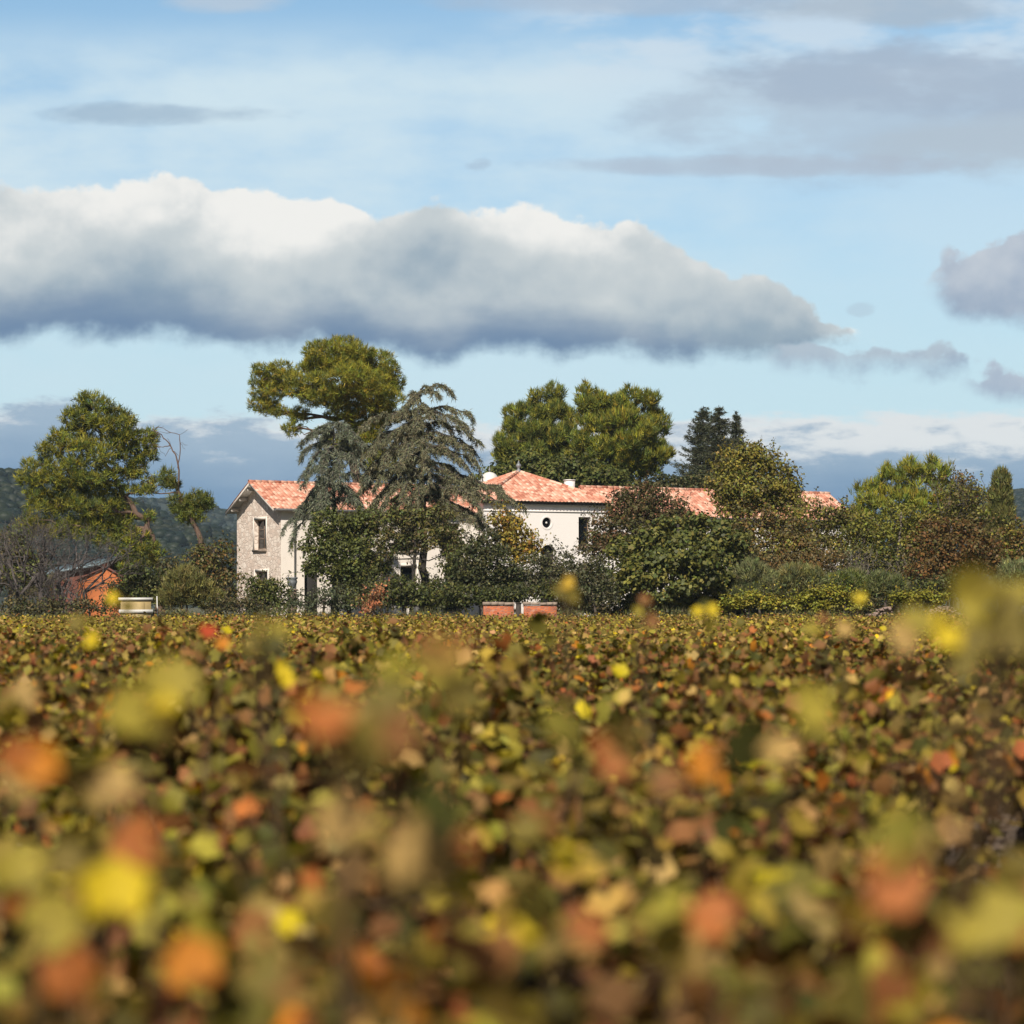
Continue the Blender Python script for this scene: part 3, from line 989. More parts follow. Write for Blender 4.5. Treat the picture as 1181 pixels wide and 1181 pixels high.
def east_wing():
    x0, x1, W, E, RZ, T = 21.52, 40.2, 6.8, 6.62, 8.36, 0.42
    root = thing('long_house', 'long white house wing with a salmon tiled roof showing between the trees on the right', 'house', HA, TH, world=False)
    front = lambda s, d, z: (s, d, z)
    ops = [(23.5, 24.4, 3.9, 5.5), (27.5, 28.4, 3.9, 5.5), (31.5, 32.4, 3.9, 5.5), (36.0, 36.9, 3.9, 5.5), (27.4, 28.5, 0.2, 2.5)]
    g = Geo(); wall_face(g, front, x0, x1, -0.8, E, ops, T)
    g.build('front_wall', M['plaster'], root)
    g = Geo()
    g.add([(x1, 0, -0.8), (x1, W, -0.8), (x1, W, E), (x1, W / 2, RZ - 0.05), (x1, 0, E)], [(0, 1, 2, 3, 4)])
    g.add([(x0, W, -0.8), (x1, W, -0.8), (x1, W, E), (x0, W, E)], [(0, 1, 2, 3)])
    g.add([(x0, 0, -0.8), (x0, W, -0.8), (x0, W, E), (x0, W / 2, RZ - 0.05), (x0, 0, E)], [(0, 1, 2, 3, 4)])
    g.build('end_wall', M['plaster'], root)
    for o in ops:
        window(root, front, o[0], o[1], o[2], o[3], T, cross=True)
    sl = math.hypot(W / 2, RZ - E); ov = 0.35
    es = np.array([0, W / 2, RZ - E]) / sl; es2 = np.array([0, -W / 2, RZ - E]) / sl
    g = Geo()
    tile_plane(g, np.array([x0, 0, E]) - es * ov, (1, 0, 0), es, x1 - x0 + 0.3, lambda u: sl + ov, uoff=60)
    tile_plane(g, np.array([x1 + 0.3, W, E]) - es2 * ov, (-1, 0, 0), es2, x1 - x0 + 0.3, lambda u: sl + ov, uoff=90)
    ridge_caps(g, (x0, W / 2, RZ + 0.03), (x1 + 0.3, W / 2, RZ + 0.03))
    rf = g.build('roof', M['tile'], root)
    g = Geo()
    e = np.array([0, 0, E]) - es * (ov + 0.05)
    g.tube([(x0 + 0.5, e[1], e[2] - 0.03), (x1 + 0.3, e[1], e[2] - 0.03)], 0.075, 8)
    g.build('gutter', M['gutter'], rf)


stone_house()
white_house()
east_wing()


def sheds():
    # barn with a blue-grey metal roof, seen past the bare bush
    Y = 140.0
    p = at(104, 697, Y); p[2] = 0.5
    root = thing('barn', 'brown barn with a blue-grey sloping metal roof behind the bare grey bush', 'barn', p, R(-16), world=False)
    g = Geo()
    V = [(-1.9, -1.6, -0.6), (1.1, -1.6, -0.6), (1.1, 2.2, -0.6), (-1.9, 2.2, -0.6), (-1.9, -1.6, 3.0), (1.1, -1.6, 3.45), (1.1, 2.2, 4.05), (-1.9, 2.2, 3.6)]
    g.add(V, [(0, 1, 5, 4), (1, 2, 6, 5), (2, 3, 7, 6), (3, 0, 4, 7)])
    g.build('wall', M['rust'], root)
    g = Geo()
    top = [(-2.2, -2.0, 3.0), (1.4, -2.0, 3.55), (1.4, 2.5, 4.28), (-2.2, 2.5, 3.73)]
    V = top + [(x, y, z - 0.12) for x, y, z in top]
    g.add(V, [(0, 1, 2, 3), (7, 6, 5, 4), (0, 4, 5, 1), (1, 5, 6, 2), (2, 6, 7, 3), (3, 7, 4, 0)])
    for k in range(12):
        t = k / 11.0
        a = np.array(top[0]) * (1 - t) + np.array(top[1]) * t; b = np.array(top[3]) * (1 - t) + np.array(top[2]) * t
        g.tube([a + (0, 0, 0.02), b + (0, 0, 0.02)], 0.03, 4)
    g.build('roof', M['bluemetal'], root)
    # orange rendered shed in front of it
    Y = 131.0
    p = at(118, 697, Y); p[2] = 0.5
    root = thing('shed', 'orange rendered shed with a low gable beside the bare grey bush', 'shed', p, R(6), world=False)
    zt = lambda py: CZ + (HOR - py) / F * Y - 0.5
    W0, W1 = -1.3, 1.05
    prof = [(W0, -0.6), (W1, -0.6), (W1, zt(666)), (0.18, zt(655)), (W0, zt(669))]
    g = Geo()
    n = len(prof)
    g.add([(x, 0, z) for x, z in prof] + [(x, 3.2, z) for x, z in prof],
          [tuple(range(n)), tuple(range(2 * n - 1, n - 1, -1)), (1, 2, 2 + n, 1 + n), (0, n, n + 4, 4)])
    g.build('wall', M['orange'], root)
    g = Geo()
    for a, b in ((prof[3], (W1 + 0.18, prof[2][1] - 0.1)), ((W0 - 0.15, prof[4][1] - 0.06), prof[3])):
        V = [(x, y, z + dz) for dz in (0.015, 0.07) for y in (-0.15, 3.3) for x, z in (a, b)]
        g.add(V, [(0, 2, 3, 1), (4, 5, 7, 6), (0, 1, 5, 4), (2, 6, 7, 3), (0, 4, 6, 2), (1, 3, 7, 5)])
    g.build('roof', M['rust'], root)
    # small pale hut at the vineyard's edge
    Y = 118.0
    p = at(156, 697, Y); p[2] = 0.2
    root = thing('garden_hut', 'small beige hut with a flat white roof at the vineyard edge by the yellow leaf', 'hut', p, R(8), world=False)
    zt = lambda py: CZ + (HOR - py) / F * Y - p[2]
    g = Geo(); g.box(-0.70, 0.76, -0.5, 1.4, 0.0, zt(692.5))
    g.build('wall', M['beige'], root)
    g = Geo(); g.box(-0.80, 0.84, -0.58, 1.5, zt(692.3), zt(689.3))
    g.build('roof', M['white'], root)
    g = Geo(); g.box(-0.2, 0.45, -0.53, -0.503, 0.1, zt(694.5))
    g.build('door', M['beige'], root)
    g = Geo(); g.box(-0.78, 0.86, -0.60, -0.535, zt(707), zt(703))
    g.build('plinth', M['white'], root)
    # thin pale stake beside it
    p = at(181, 697, 118.5); p[2] = 0.3
    g = Geo(); g.tube([p, p + (0.02, 0, 1.0), p + (0.0, 0, 1.85)], [0.035, 0.03, 0.025], 6)
    tag(g.build('stake', M['white'], loc=p), 'thin pale stake standing just right of the beige hut', 'stake')


sheds()


def low_walls():
    for (a, b, lab) in ((557.5, 592.5, 'low orange brick wall with stone coping, left length beside the dark gap'),
                        (604, 642, 'low orange brick wall with stone coping, right length under the white house')):
        Y = 118.0
        p, q = at(a, 697, Y), at(b, 697, Y)
        zt = CZ + (HOR - 694.5) / F * Y
        root = thing('brick_wall', lab, 'wall', (p[0], Y, 0.4), 0, 'low brick walls along the vineyard edge', world=False)
        w = q[0] - p[0]; h = zt - 0.4
        g = Geo(); g.box(0, w, 0, 0.3, -0.3, h - 0.16)
        g.build('wall', M['brick'], root)
        g = Geo()
        x = -0.04
        while x < w:
            l = min(RNG.uniform(0.3, 0.5), w + 0.04 - x)
            g.box(x, x + l - 0.012, -0.05, 0.36, h - 0.158 + RNG.uniform(0, 0.01), h + RNG.uniform(-0.02, 0.02))
            x += l
        g.build('coping', M['coping'], root)
    # dark gate post in the gap
    p = at(598, 697, 118.2); p[2] = 0.4
    root = thing('gate_post', 'dark weathered post in the gap between the two brick walls', 'post', p, 0, world=False)
    g = Geo(); g.box(-0.13, 0.13, -0.13, 0.13, -0.3, 1.38); g.build('shaft', M['darkbark'], root)
    g = Geo(); g.box(-0.16, 0.16, -0.16, 0.16, 1.382, 1.44); g.build('cap', M['darkbark'], root)
    # pillar with an urn in front of the stone house
    p = at(337, 697, 126.0); p[2] = G0
    root = thing('stone_pillar', 'dark stone pillar topped by a squat urn before the stone house wall', 'pillar', p, R(10), world=False)
    g = Geo(); g.box(-0.22, 0.22, -0.22, 0.22, -0.3, 1.75); g.box(-0.28, 0.28, -0.28, 0.28, 1.752, 1.84)
    g.build('shaft', M['wood'], root)
    g = Geo(); lathe(g, [(0.12, 1.842), (0.10, 1.92), (0.22, 2.06), (0.27, 2.24), (0.23, 2.34), (0.29, 2.40), (0.29, 2.46), (0.2, 2.46)], (0, 0, 0), 14)
    g.build('urn', M['lead'], root)
    # dry-stone bank and rubble to the right
    r = np.random.default_rng(5)

    def stones(g, n, c, ext, s0, s1):
        for _ in range(n):
            t = r.uniform(-1, 1, 3)
            k = 1 - abs(t[0]) ** 2
            P = np.array([c[0] + t[0] * ext[0], c[1] + t[1] * ext[1], c[2] + r.uniform(0, 1) * ext[2] * k])
            V = unit(r.normal(size=(8, 3)))
            V = np.array([(x, y, z) for z in (-1, 1) for y in (-1, 1) for x in (-1, 1)], float) * r.uniform(0.55, 1.0, (8, 3)) * r.uniform(s0, s1) * np.array([1.2, 1, 0.7])
            an = r.uniform(0, 6.28); ca, sa = math.cos(an), math.sin(an)
            V = V @ np.array([[ca, -sa, 0], [sa, ca, 0], [0, 0, 1]])
            g.add(V + P, [(0, 2, 3, 1), (4, 5, 7, 6), (0, 1, 5, 4), (2, 6, 7, 3), (0, 4, 6, 2), (1, 3, 7, 5)])
    g = Geo(); c = at(1088, 697, 118.0); stones(g, 420, (c[0], 118.0, 0.9), (1.0, 0.9, 0.75), 0.03, 0.08)
    tag(g.build('rubble', M['pinkstone']), 'heap of small pinkish stones at the vineyard edge below the rust coloured bush', 'rubble', kind='stuff')
    g = Geo(); c = at(1030, 697, 121.0); stones(g, 200, (c[0], 121.0, 0.95), (1.5, 0.4, 0.7), 0.06, 0.14)
    tag(g.build('rubble', M['pinkstone']), 'low bank of pale stones behind the bright green bramble', 'rubble', kind='stuff')


low_walls()

# ================================================================== trees and shrubs
def jitter(r, pal, n, amt=0.18):
    """pigment of n leaves: picks from pal [(weight, rgb)] with a spread of its own"""
    w = np.array([p[0] for p in pal], float); c = np.array([p[1] for p in pal], float)
    k = r.choice(len(pal), n, p=w / w.sum())
    return np.clip(c[k] * (1 + r.normal(0, amt, (n, 1))) * (1 + r.normal(0, amt * 0.35, (n, 3))), 0.004, 0.9)


RH = (np.array([(0, -0.5, 0), (0.34, -0.05, 0.06), (0.05, 0.55, -0.02), (-0.32, 0.03, 0.06)]), np.array([(0, 1, 2, 3)]))
RH5 = (np.array([(0, -0.5, 0), (0.36, -0.22, 0.05), (0.30, 0.28, 0.0), (-0.02, 0.52, -0.06), (-0.38, 0.10, 0.07)]), np.array([(0, 1, 2, 3, 4)]))


def cards(g, r, P, N, size, col, tmpl=RH):
    n = len(P)
    if n == 0:
        return
    N = unit(N)
    t = unit(np.cross(N, unit(r.normal(size=(n, 3)))))
    b = np.cross(N, t)
    T, Fc = tmpl
    size = np.broadcast_to(np.asarray(size, float), (n,))[:, None, None]
    V = P[:, None] + size * (T[None, :, 0:1] * t[:, None] + T[None, :, 1:2] * b[:, None] + T[None, :, 2:3] * N[:, None])
    k = len(T)
    f = (np.arange(n)[:, None, None] * k + Fc[None]).reshape(-1, Fc.shape[1])
    g.add(V.reshape(-1, 3), f, np.repeat(col, k, 0))


def blades(g, r, P, D, L, W, col):
    """needles: thin triangles from P along D"""
    n = len(P)
    D = unit(D)
    s = unit(np.cross(D, unit(r.normal(size=(n, 3)))))
    L = np.broadcast_to(np.asarray(L, float), (n,))[:, None]; W = np.broadcast_to(np.asarray(W, float), (n,))[:, None]
    V = np.stack([P - s * W * 0.5, P + s * W * 0.5, P + D * L], 1)
    g.add(V.reshape(-1, 3), np.arange(n * 3).reshape(-1, 3), np.repeat(col, 3, 0))


def lobes_px(L, Y, squash=1.0):
    """crown masses given as (px, py, half width px, half height px[, metres nearer or farther]) at distance Y"""
    out = []
    for l in L:
        px, py, rx, ry = l[:4]
        dy = l[4] if len(l) > 4 else 0.0
        c = at(px, py, Y + dy)
        s = (Y + dy) / F
        out.append((c, np.array([rx * s, (rx + ry) * 0.5 * s * squash, ry * s])))
    return out


def knobs(r, lobes, k=7, rr=0.46):
    """break every mass into smaller rounded clumps sitting on it, with gaps between them"""
    out = []
    for c, R3 in lobes:
        u = unit(r.normal(size=(k, 3)))
        for _ in range(12):                              # push the directions apart
            d = u[:, None] - u[None]
            q = (d * d).sum(-1) + np.eye(k)
            u = unit(u + 0.08 * (d / q[..., None]).sum(1))
        for v in u:
            s = rr * r.uniform(0.75, 1.2)
            out.append((c + v * R3 * (1 - s * 0.55), R3 * s * np.array([1, 1, 0.86])))
    return out


def shell_points(r, lobes, per_m2, fill=0.25, bumpy=0.16):
    """points in the outer shell of each mass (with some inside), and the outward direction there"""
    C, O, S = [], [], []
    for c, R3 in lobes:
        a, b, d = R3
        area = 4 * math.pi * (((a * b) ** 1.6 + (a * d) ** 1.6 + (b * d) ** 1.6) / 3) ** (1 / 1.6)
        n = max(4, int(area * per_m2))
        u = unit(r.normal(size=(n, 3)))
        ph = r.uniform(0, 6.28, 6)
        w = 1 + bumpy * (np.sin(u[:, 0] * 4 + ph[0]) * np.sin(u[:, 2] * 4.5 + ph[1]) + 0.6 * np.sin(u[:, 1] * 7 + ph[2] + u[:, 0] * 5) + 0.5 * np.sin(u[:, 2] * 9 + ph[3] - u[:, 0] * 8))
        k = np.where(r.uniform(size=n) < fill, r.uniform(0.25, 0.85, n), 1 - np.abs(r.normal(0, 0.10, n)))
        P = c + u * R3 * (w * k)[:, None]
        C.append(P); O.append(unit(u / R3)); S.append(np.full(n, (a * b * d) ** (1 / 3)))
    return np.concatenate(C), np.concatenate(O), np.concatenate(S)


def leafy(g, r, lobes, pal, per_m2=5.0, dens=1.25, nleaf=16, cr=0.28, leaf=0.16, fill=0.25, bumpy=0.18, up=0.35, tmpl=RH, zmin=None):
    C, O, S = shell_points(r, lobes, per_m2 * dens, fill, bumpy)
    if zmin is not None:
        k = C[:, 2] > zmin
        C, O = C[k], O[k]
    n = len(C)
    cc = np.clip(jitter(r, pal, n, 0.16) * FOL, 0.004, 0.9)
    m = r.poisson(nleaf, n).clip(3)
    idx = np.repeat(np.arange(n), m)
    tot = len(idx)
    off = r.normal(size=(tot, 3)) * cr * np.array([1, 1, 0.62])
    P = C[idx] + off
    N = O[idx] * 0.55 + np.array([0, 0, up]) + unit(off) * 0.35 + r.normal(size=(tot, 3)) * 0.42
    col = cc[idx] * (1 + r.normal(0, 0.14, (tot, 1)))
    mixin = r.uniform(size=tot) < 0.25
    col[mixin] = jitter(r, pal, mixin.sum(), 0.2) * FOL
    cards(g, r, P, N, leaf * r.uniform(0.6, 1.35, tot), np.clip(col, 0.004, 0.9), tmpl)


def needly(g, r, lobes, pal, per_m2=16.0, nb=12, L=0.34, W=0.045, fill=0.2, bumpy=0.16, up=0.5):
    """pine foliage: brushes of needles over rounded masses"""
    C, O, S = shell_points(r, lobes, per_m2, fill, bumpy)
    n = len(C)
    idx = np.repeat(np.arange(n), nb)
    tot = len(idx)
    D = O[idx] * 0.6 + np.array([0, 0, up]) + r.normal(size=(tot, 3)) * 0.55
    P = C[idx] + r.normal(size=(tot, 3)) * 0.07
    col = jitter(r, pal, n, 0.2)[idx] * NED * (1 + r.normal(0, 0.12, (tot, 1)))
    blades(g, r, P, D, L * r.uniform(0.6, 1.25, tot), W, np.clip(col, 0.004, 0.9))


def wobble(r, a, b, n=6, amt=0.08, sag=0.0):
    a, b = np.asarray(a, float), np.asarray(b, float)
    t = np.linspace(0, 1, n)[:, None]
    L = np.linalg.norm(b - a)
    p = a + (b - a) * t + r.normal(size=(n, 3)) * amt * L * np.sin(np.pi * t) * 0.5
    p[:, 2] += sag * L * np.sin(np.pi * t[:, 0])
    return p


def limbs(g, r, path, lobes, r0, r1, frac=(0.45, 0.95), twigs=4, n=7):
    """a trunk along path and a limb into every crown mass, with branches inside it"""
    path = np.asarray(path, float)
    tt = np.linspace(0, 1, len(path))
    fine = np.linspace(0, 1, max(8, len(path) * 3))
    P = np.stack([np.interp(fine, tt, path[:, k]) for k in range(3)], -1)
    P[1:-1] += r.normal(size=(len(P) - 2, 3)) * r0 * 0.25
    rad = r0 + (r1 - r0) * fine
    rad[0] *= 1.35
    g.tube(P, rad, n)
    for c, R3 in lobes:
        d = np.linalg.norm(P - c, axis=1) + np.abs(c[2] - 0.35 * R3[2] - P[:, 2]) * 0.3 + (P[:, 2] > c[2]) * 2.0
        lo, hi = int(frac[0] * len(P)), max(int(frac[1] * len(P)), int(frac[0] * len(P)) + 1)
        k = lo + int(np.argmin(d[lo:hi]))
        br = rad[k] * 0.55
        q = wobble(r, P[k], c, 6, 0.10, -0.05)
        g.tube(q, np.linspace(br, br * 0.35, 6), 6)
        for _ in range(twigs):
            e = c + unit(r.normal(size=3)) * R3 * r.uniform(0.6, 0.95)
            s = q[r.integers(3, 6)]
            g.tube(wobble(r, s, e, 5, 0.14), np.linspace(br * 0.38, 0.012, 5), 4, cap=False)


def trunk_base(px, Y):
    p = at(px, HOR, Y)
    p[2] = float(ground_z(p[0], Y)) - 0.15
    return p


TREE_NO = [0]
FOL = np.array([1.62, 1.42, 1.2])
NED = np.array([2.02, 2.0, 1.3])


def tree(name, label, cat, Y, base, lobes, pal, style='leaf', knob=None, path=None, r0=0.22, r1=0.07, bark='bark', group=None, squash=1.0, twigs=4, frac=(0.45, 0.95), extra=None, **kw):
    TREE_NO[0] += 1
    r = np.random.default_rng(100 + TREE_NO[0])
    b = trunk_base(base, Y)
    root = thing(name, label, cat, b, 0, group)
    lb = lobes_px(lobes, Y, squash)
    if path is None:
        c = np.mean([l[0] for l in lb], 0); top = max(l[0][2] + l[1][2] * 0.4 for l in lb)
        path = [b, b * 0.6 + np.array([c[0], c[1], b[2] + (top - b[2]) * 0.45]) * 0.4 + np.array([0, 0, (top - b[2]) * 0.12]), np.array([c[0], c[1], top])]
        path[1][2] = b[2] + (top - b[2]) * 0.45
    else:
        path = [b] + [at(p[0], p[1], Y + (p[2] if len(p) > 2 else 0)) for p in path]
    g = Geo()
    limbs(g, r, path, lb, r0, r1, frac, twigs)
    if extra:
        extra(g, r, Y)
    g.build('stem' if cat in ('shrub', 'bush') else 'trunk', M[bark], root, smooth=True)
    g = Geo()
    if knob is None:
        knob = (6, 0.50) if style == 'leaf' else (7, 0.43)
    if knob:
        lb = knobs(r, lb, *knob)
    if style == 'leaf':
        leafy(g, r, lb, pal, **kw)
        # stray shoots standing out of the mass
        lf = kw.get('leaf', 0.16)
        for c, R3 in lb:
            for _ in range(2):
                u = unit(r.normal(size=3) + np.array([0, 0, 0.7]))
                p = c + u * R3 * 0.8
                q = wobble(r, p, p + unit(u + r.normal(size=3) * 0.35 + np.array([0, 0, 0.5])) * r.uniform(0.35, 1.0), 5, 0.15)
                g.tube(q, np.linspace(0.014, 0.006, 5), 3, (0.06, 0.045, 0.035), cap=False)
                m = r.integers(5, 12)
                k = r.uniform(0.2, 1.0, m)
                B = np.stack([np.interp(k, np.linspace(0, 1, 5), q[:, d]) for d in range(3)], -1) + r.normal(size=(m, 3)) * 0.07
                cards(g, r, B, r.normal(size=(m, 3)) + np.array([0, 0, 0.5]), lf * r.uniform(0.6, 1.2, m), jitter(r, pal, m, 0.2) * FOL)
        mat = M['leaf']
    else:
        needly(g, r, lb, pal, **kw)
        mat = M['needle']
    g.build('foliage' if cat in ('shrub', 'bush') else 'crown', mat, root)
    return root


# pigments
PINE = [(4, (0.115, 0.108, 0.016)), (3, (0.080, 0.086, 0.016)), (2, (0.050, 0.062, 0.016)), (1, (0.150, 0.125, 0.022))]
PINE_D = [(3, (0.062, 0.070, 0.016)), (3, (0.043, 0.054, 0.017)), (2, (0.095, 0.092, 0.020)), (1, (0.030, 0.040, 0.014))]
CEDAR = [(3, (0.112, 0.116, 0.074)), (3, (0.084, 0.088, 0.056)), (2, (0.145, 0.142, 0.088)), (1, (0.105, 0.090, 0.048))]
CEDAR_B = [(3, (0.098, 0.112, 0.082)), (3, (0.070, 0.082, 0.060)), (2, (0.130, 0.140, 0.100))]
SPRUCE = [(3, (0.040, 0.045, 0.024)), (2, (0.052, 0.056, 0.030)), (1, (0.072, 0.072, 0.038))]
GREEN = [(3, (0.060, 0.078, 0.022)), (3, (0.045, 0.060, 0.020)), (2, (0.085, 0.095, 0.026))]
LIME = [(3, (0.115, 0.125, 0.024)), (2, (0.080, 0.098, 0.024)), (1, (0.15, 0.145, 0.028))]
DARK = [(3, (0.030, 0.040, 0.018)), (2, (0.045, 0.052, 0.022)), (1, (0.060, 0.060, 0.026))]
OLIVE = [(3, (0.080, 0.086, 0.052)), (2, (0.062, 0.068, 0.044)), (1, (0.105, 0.105, 0.062))]
DULL = [(3, (0.075, 0.070, 0.032)), (2, (0.058, 0.058, 0.028)), (2, (0.098, 0.086, 0.038))]
GOLD = [(3, (0.16, 0.145, 0.030)), (3, (0.115, 0.110, 0.026)), (2, (0.22, 0.17, 0.028)), (1, (0.19, 0.10, 0.028))]
RUST = [(3, (0.110, 0.072, 0.024)), (3, (0.085, 0.062, 0.022)), (3, (0.085, 0.080, 0.024)), (1, (0.17, 0.080, 0.024))]
PURPLE = [(2, (0.062, 0.047, 0.025)), (4, (0.052, 0.056, 0.022)), (1, (0.095, 0.058, 0.030))]


def dead_limb(pts, r0):
    def f(g, r, Y):
        for path, a in pts:
            P = np.array([at(p[0], p[1], Y + (p[2] if len(p) > 2 else 0)) for p in path])
            tt = np.linspace(0, 1, len(P)); fi = np.linspace(0, 1, len(P) * 3)
            Q = np.stack([np.interp(fi, tt, P[:, k]) for k in range(3)], -1)
            Q[1:-1] += r.normal(size=(len(Q) - 2, 3)) * 0.03
            g.tube(Q, np.linspace(a, a * 0.25, len(Q)), 5)
            for _ in range(7):
                k = r.integers(len(Q) // 3, len(Q))
                e = Q[k] + unit(r.normal(size=3)) * r.uniform(0.3, 0.8)
                g.tube(wobble(r, Q[k], e, 4, 0.2), np.linspace(a * 0.3, 0.008, 4), 4, cap=False)
    return f


def cedar(name, label, Y, px, top_py, rows, pal, r0, seed, group=None):
    """weeping cedar: long arching limbs hung with curtains of short needles.
    rows: (py of the limb's root, tip px, tip py, metres nearer (-) or farther)"""
    r = np.random.default_rng(seed)
    b = trunk_base(px[0], Y)
    root = thing(name, label, 'tree', b, 0, group)
    P = np.array([b] + [at(a, c, Y) for a, c in px[1]])
    zz = P[:, 2]
    g = Geo()
    fi = np.linspace(0, 1, len(P) * 4); tt = np.linspace(0, 1, len(P))
    Q = np.stack([np.interp(fi, tt, P[:, k]) for k in range(3)], -1)
    Q[1:-1, :2] += r.normal(size=(len(Q) - 2, 2)) * 0.05
    rad = r0 + (0.03 - r0) * fi ** 0.8
    g.tube(Q, rad, 8)
    f = Geo()
    hang = []
    for (py, tx, ty, dy) in rows:
        z = CZ - (py - HOR) / F * Y
        o = np.array([np.interp(z, zz, P[:, 0]), Y, z])
        e = at(tx, ty, Y + dy)
        L = np.linalg.norm(e - o)
        n = 9
        t = np.linspace(0, 1, n)[:, None]
        q = o + (e - o) * t
        q[:, 2] += (0.16 * L * np.sin(np.pi * t[:, 0] * 0.95) - 0.10 * L * t[:, 0] ** 3)
        q[1:] += r.normal(size=(n - 1, 3)) * 0.03 * L
        a = 0.022 + 0.020 * L
        g.tube(q, np.linspace(a, 0.012, n), 6)
        # side twigs along the limb, then the hanging sprays
        ns = int(L * 17)
        for s in r.uniform(0.10, 1.0, ns):
            k = min(int(s * (n - 1)), n - 2); w = s * (n - 1) - k
            p = q[k] * (1 - w) + q[k + 1] * w
            d = unit(q[k + 1] - q[k])
            side = unit(np.cross(d, (0, 0, 1.0))) * r.choice([-1, 1])
            l = r.uniform(0.22, 0.85) * (1.1 - 0.55 * s) * min(1.0, 0.35 + L * 0.22)
            hang.append((p, unit(d * 0.7 + side * r.uniform(0.3, 1.1) + np.array([0, 0, r.uniform(-0.25, 0.15)])), l))
    for p, d, l in hang:
        m = max(4, int(l * 8))
        t = np.linspace(0, 1, m)
        q = p + d * (l * t)[:, None]
        q[:, 2] -= 0.75 * l * t ** 2.0
        if r.uniform() < 0.35:
            g.tube(q[[0, m // 2, m - 1]], [0.012, 0.009, 0.005], 3, cap=False)
        nb = int(42 * l) + 12
        s = r.uniform(0, 1, nb)
        B = np.stack([np.interp(s, t, q[:, k]) for k in range(3)], -1) + r.normal(size=(nb, 3)) * 0.04
        D = d * 0.5 + np.array([0, 0, -0.55]) + r.normal(size=(nb, 3)) * 0.55
        blades(f, r, B, D, r.uniform(0.12, 0.30, nb), 0.044, jitter(r, pal, nb, 0.2) * np.array([1.5, 1.42, 1.3]))
    g.build('trunk', M['darkbark'], root, smooth=True)
    f.build('crown', M['needle'], root)
    return root


def spruce(label, Y, px, top_py, bot_py, half, seed, group):
    """spire of dark needles in stacked whorls"""
    r = np.random.default_rng(seed)
    b = trunk_base(px, Y)
    root = thing('spruce', label, 'tree', b, 0, group)
    top = at(px, top_py, Y); zb = at(px, bot_py, Y)[2]; W = half * Y / F
    g = Geo(); f = Geo()
    g.tube(np.array([b, (b + top) / 2, top]), [0.26, 0.14, 0.02], 7)
    z = zb
    H = top[2] - zb
    while z < top[2] - 0.1:
        u = (z - zb) / H
        L = W * (1 - u) ** 0.85 * r.uniform(0.75, 1.15) + 0.16
        nbr = 9
        ph = r.uniform(0, 6.28)
        for k in range(nbr):
            an = ph + 2 * math.pi * k / nbr + r.normal(0, 0.15)
            l = L * r.uniform(0.45, 1.15)
            d = np.array([math.cos(an), math.sin(an), 0.0])
            n = 5; t = np.linspace(0, 1, n)[:, None]
            q = np.array([top[0], Y, z + r.normal(0, 0.12)]) + d * l * t
            q[:, 2] += -0.28 * l * np.sin(t[:, 0] * 2.2) + 0.22 * l * t[:, 0] ** 2
            g.tube(q, np.linspace(0.03, 0.01, n), 4, cap=False)
            nb = int(50 * l) + 14
            s = r.uniform(0.05, 1.0, nb)
            B = np.stack([np.interp(s, t[:, 0], q[:, c]) for c in range(3)], -1)
            side = np.array([-d[1], d[0], 0])
            wid = (1 - s * 0.75) * l * 0.38
            B += side * (r.uniform(-1, 1, nb) * wid)[:, None] + np.array([0, 0, -1]) * np.abs(r.normal(0, 0.09, nb))[:, None]
            D = d * 0.7 + r.normal(size=(nb, 3)) * 0.45 + np.array([0, 0, 0.05])
            blades(f, r, B, D, r.uniform(0.16, 0.32, nb), 0.055, jitter(r, SPRUCE, nb, 0.2) * 1.35)
        z += 0.27 * r.uniform(0.7, 1.3)
    g.build('trunk', M['darkbark'], root, smooth=True)
    f.build('crown', M['needle'], root)
    return root


def grow(g, r, p, d, L, rad, depth, spread=0.55, tips=None, n=5, up=0.12, ratio=(0.62, 0.82)):
    """bare branching"""
    e = p + d * L
    m = 4
    q = wobble(r, p, e, m, 0.14)
    g.tube(q, np.linspace(rad, rad * 0.62, m), n if rad > 0.03 else 3, cap=False)
    if depth == 0:
        if tips is not None:
            tips.append((e, d))
        return
    for _ in range(r.integers(2, 4)):
        s = q[r.integers(2, m)]
        dd = unit(d + r.normal(size=3) * spread + np.array([0, 0, up]))
        grow(g, r, s, dd, L * r.uniform(*ratio), rad * 0.6, depth - 1, spread, tips, n, up, ratio)


def bare(name, label, cat, Y, bases, H, depth, bark, seed, leaves=None, spread=0.55, r0=0.09, nl=5, leaf=0.13, lean=(0, 0), group=None, ratio=(0.62, 0.82), up=0.12):
    r = np.random.default_rng(seed)
    b = trunk_base(np.mean(bases), Y)
    root = thing(name, label, cat, b, 0, group)
    g = Geo(); tips = []
    for px in bases:
        p = trunk_base(px, Y + r.uniform(-0.5, 0.5))
        grow(g, r, p, unit(np.array([r.normal(0, 0.22) + lean[0], r.normal(0, 0.22) + lean[1], 1.0])), H * r.uniform(0.26, 0.34), r0, depth, spread, tips, 6, up, ratio)
    g.build('branches' if cat in ('shrub', 'bush') else 'trunk', M[bark], root)
    if leaves:
        f = Geo()
        T = np.array([t[0] for t in tips])
        idx = np.repeat(np.arange(len(T)), nl)
        P = T[idx] + r.normal(size=(len(idx), 3)) * 0.22
        cards(f, r, P, r.normal(size=(len(idx), 3)) + np.array([0, 0, 0.6]), leaf * r.uniform(0.6, 1.3, len(idx)), jitter(r, leaves, len(idx), 0.2))
        f.build('foliage' if cat in ('shrub', 'bush') else 'crown', M['leaf'], root)
    return root


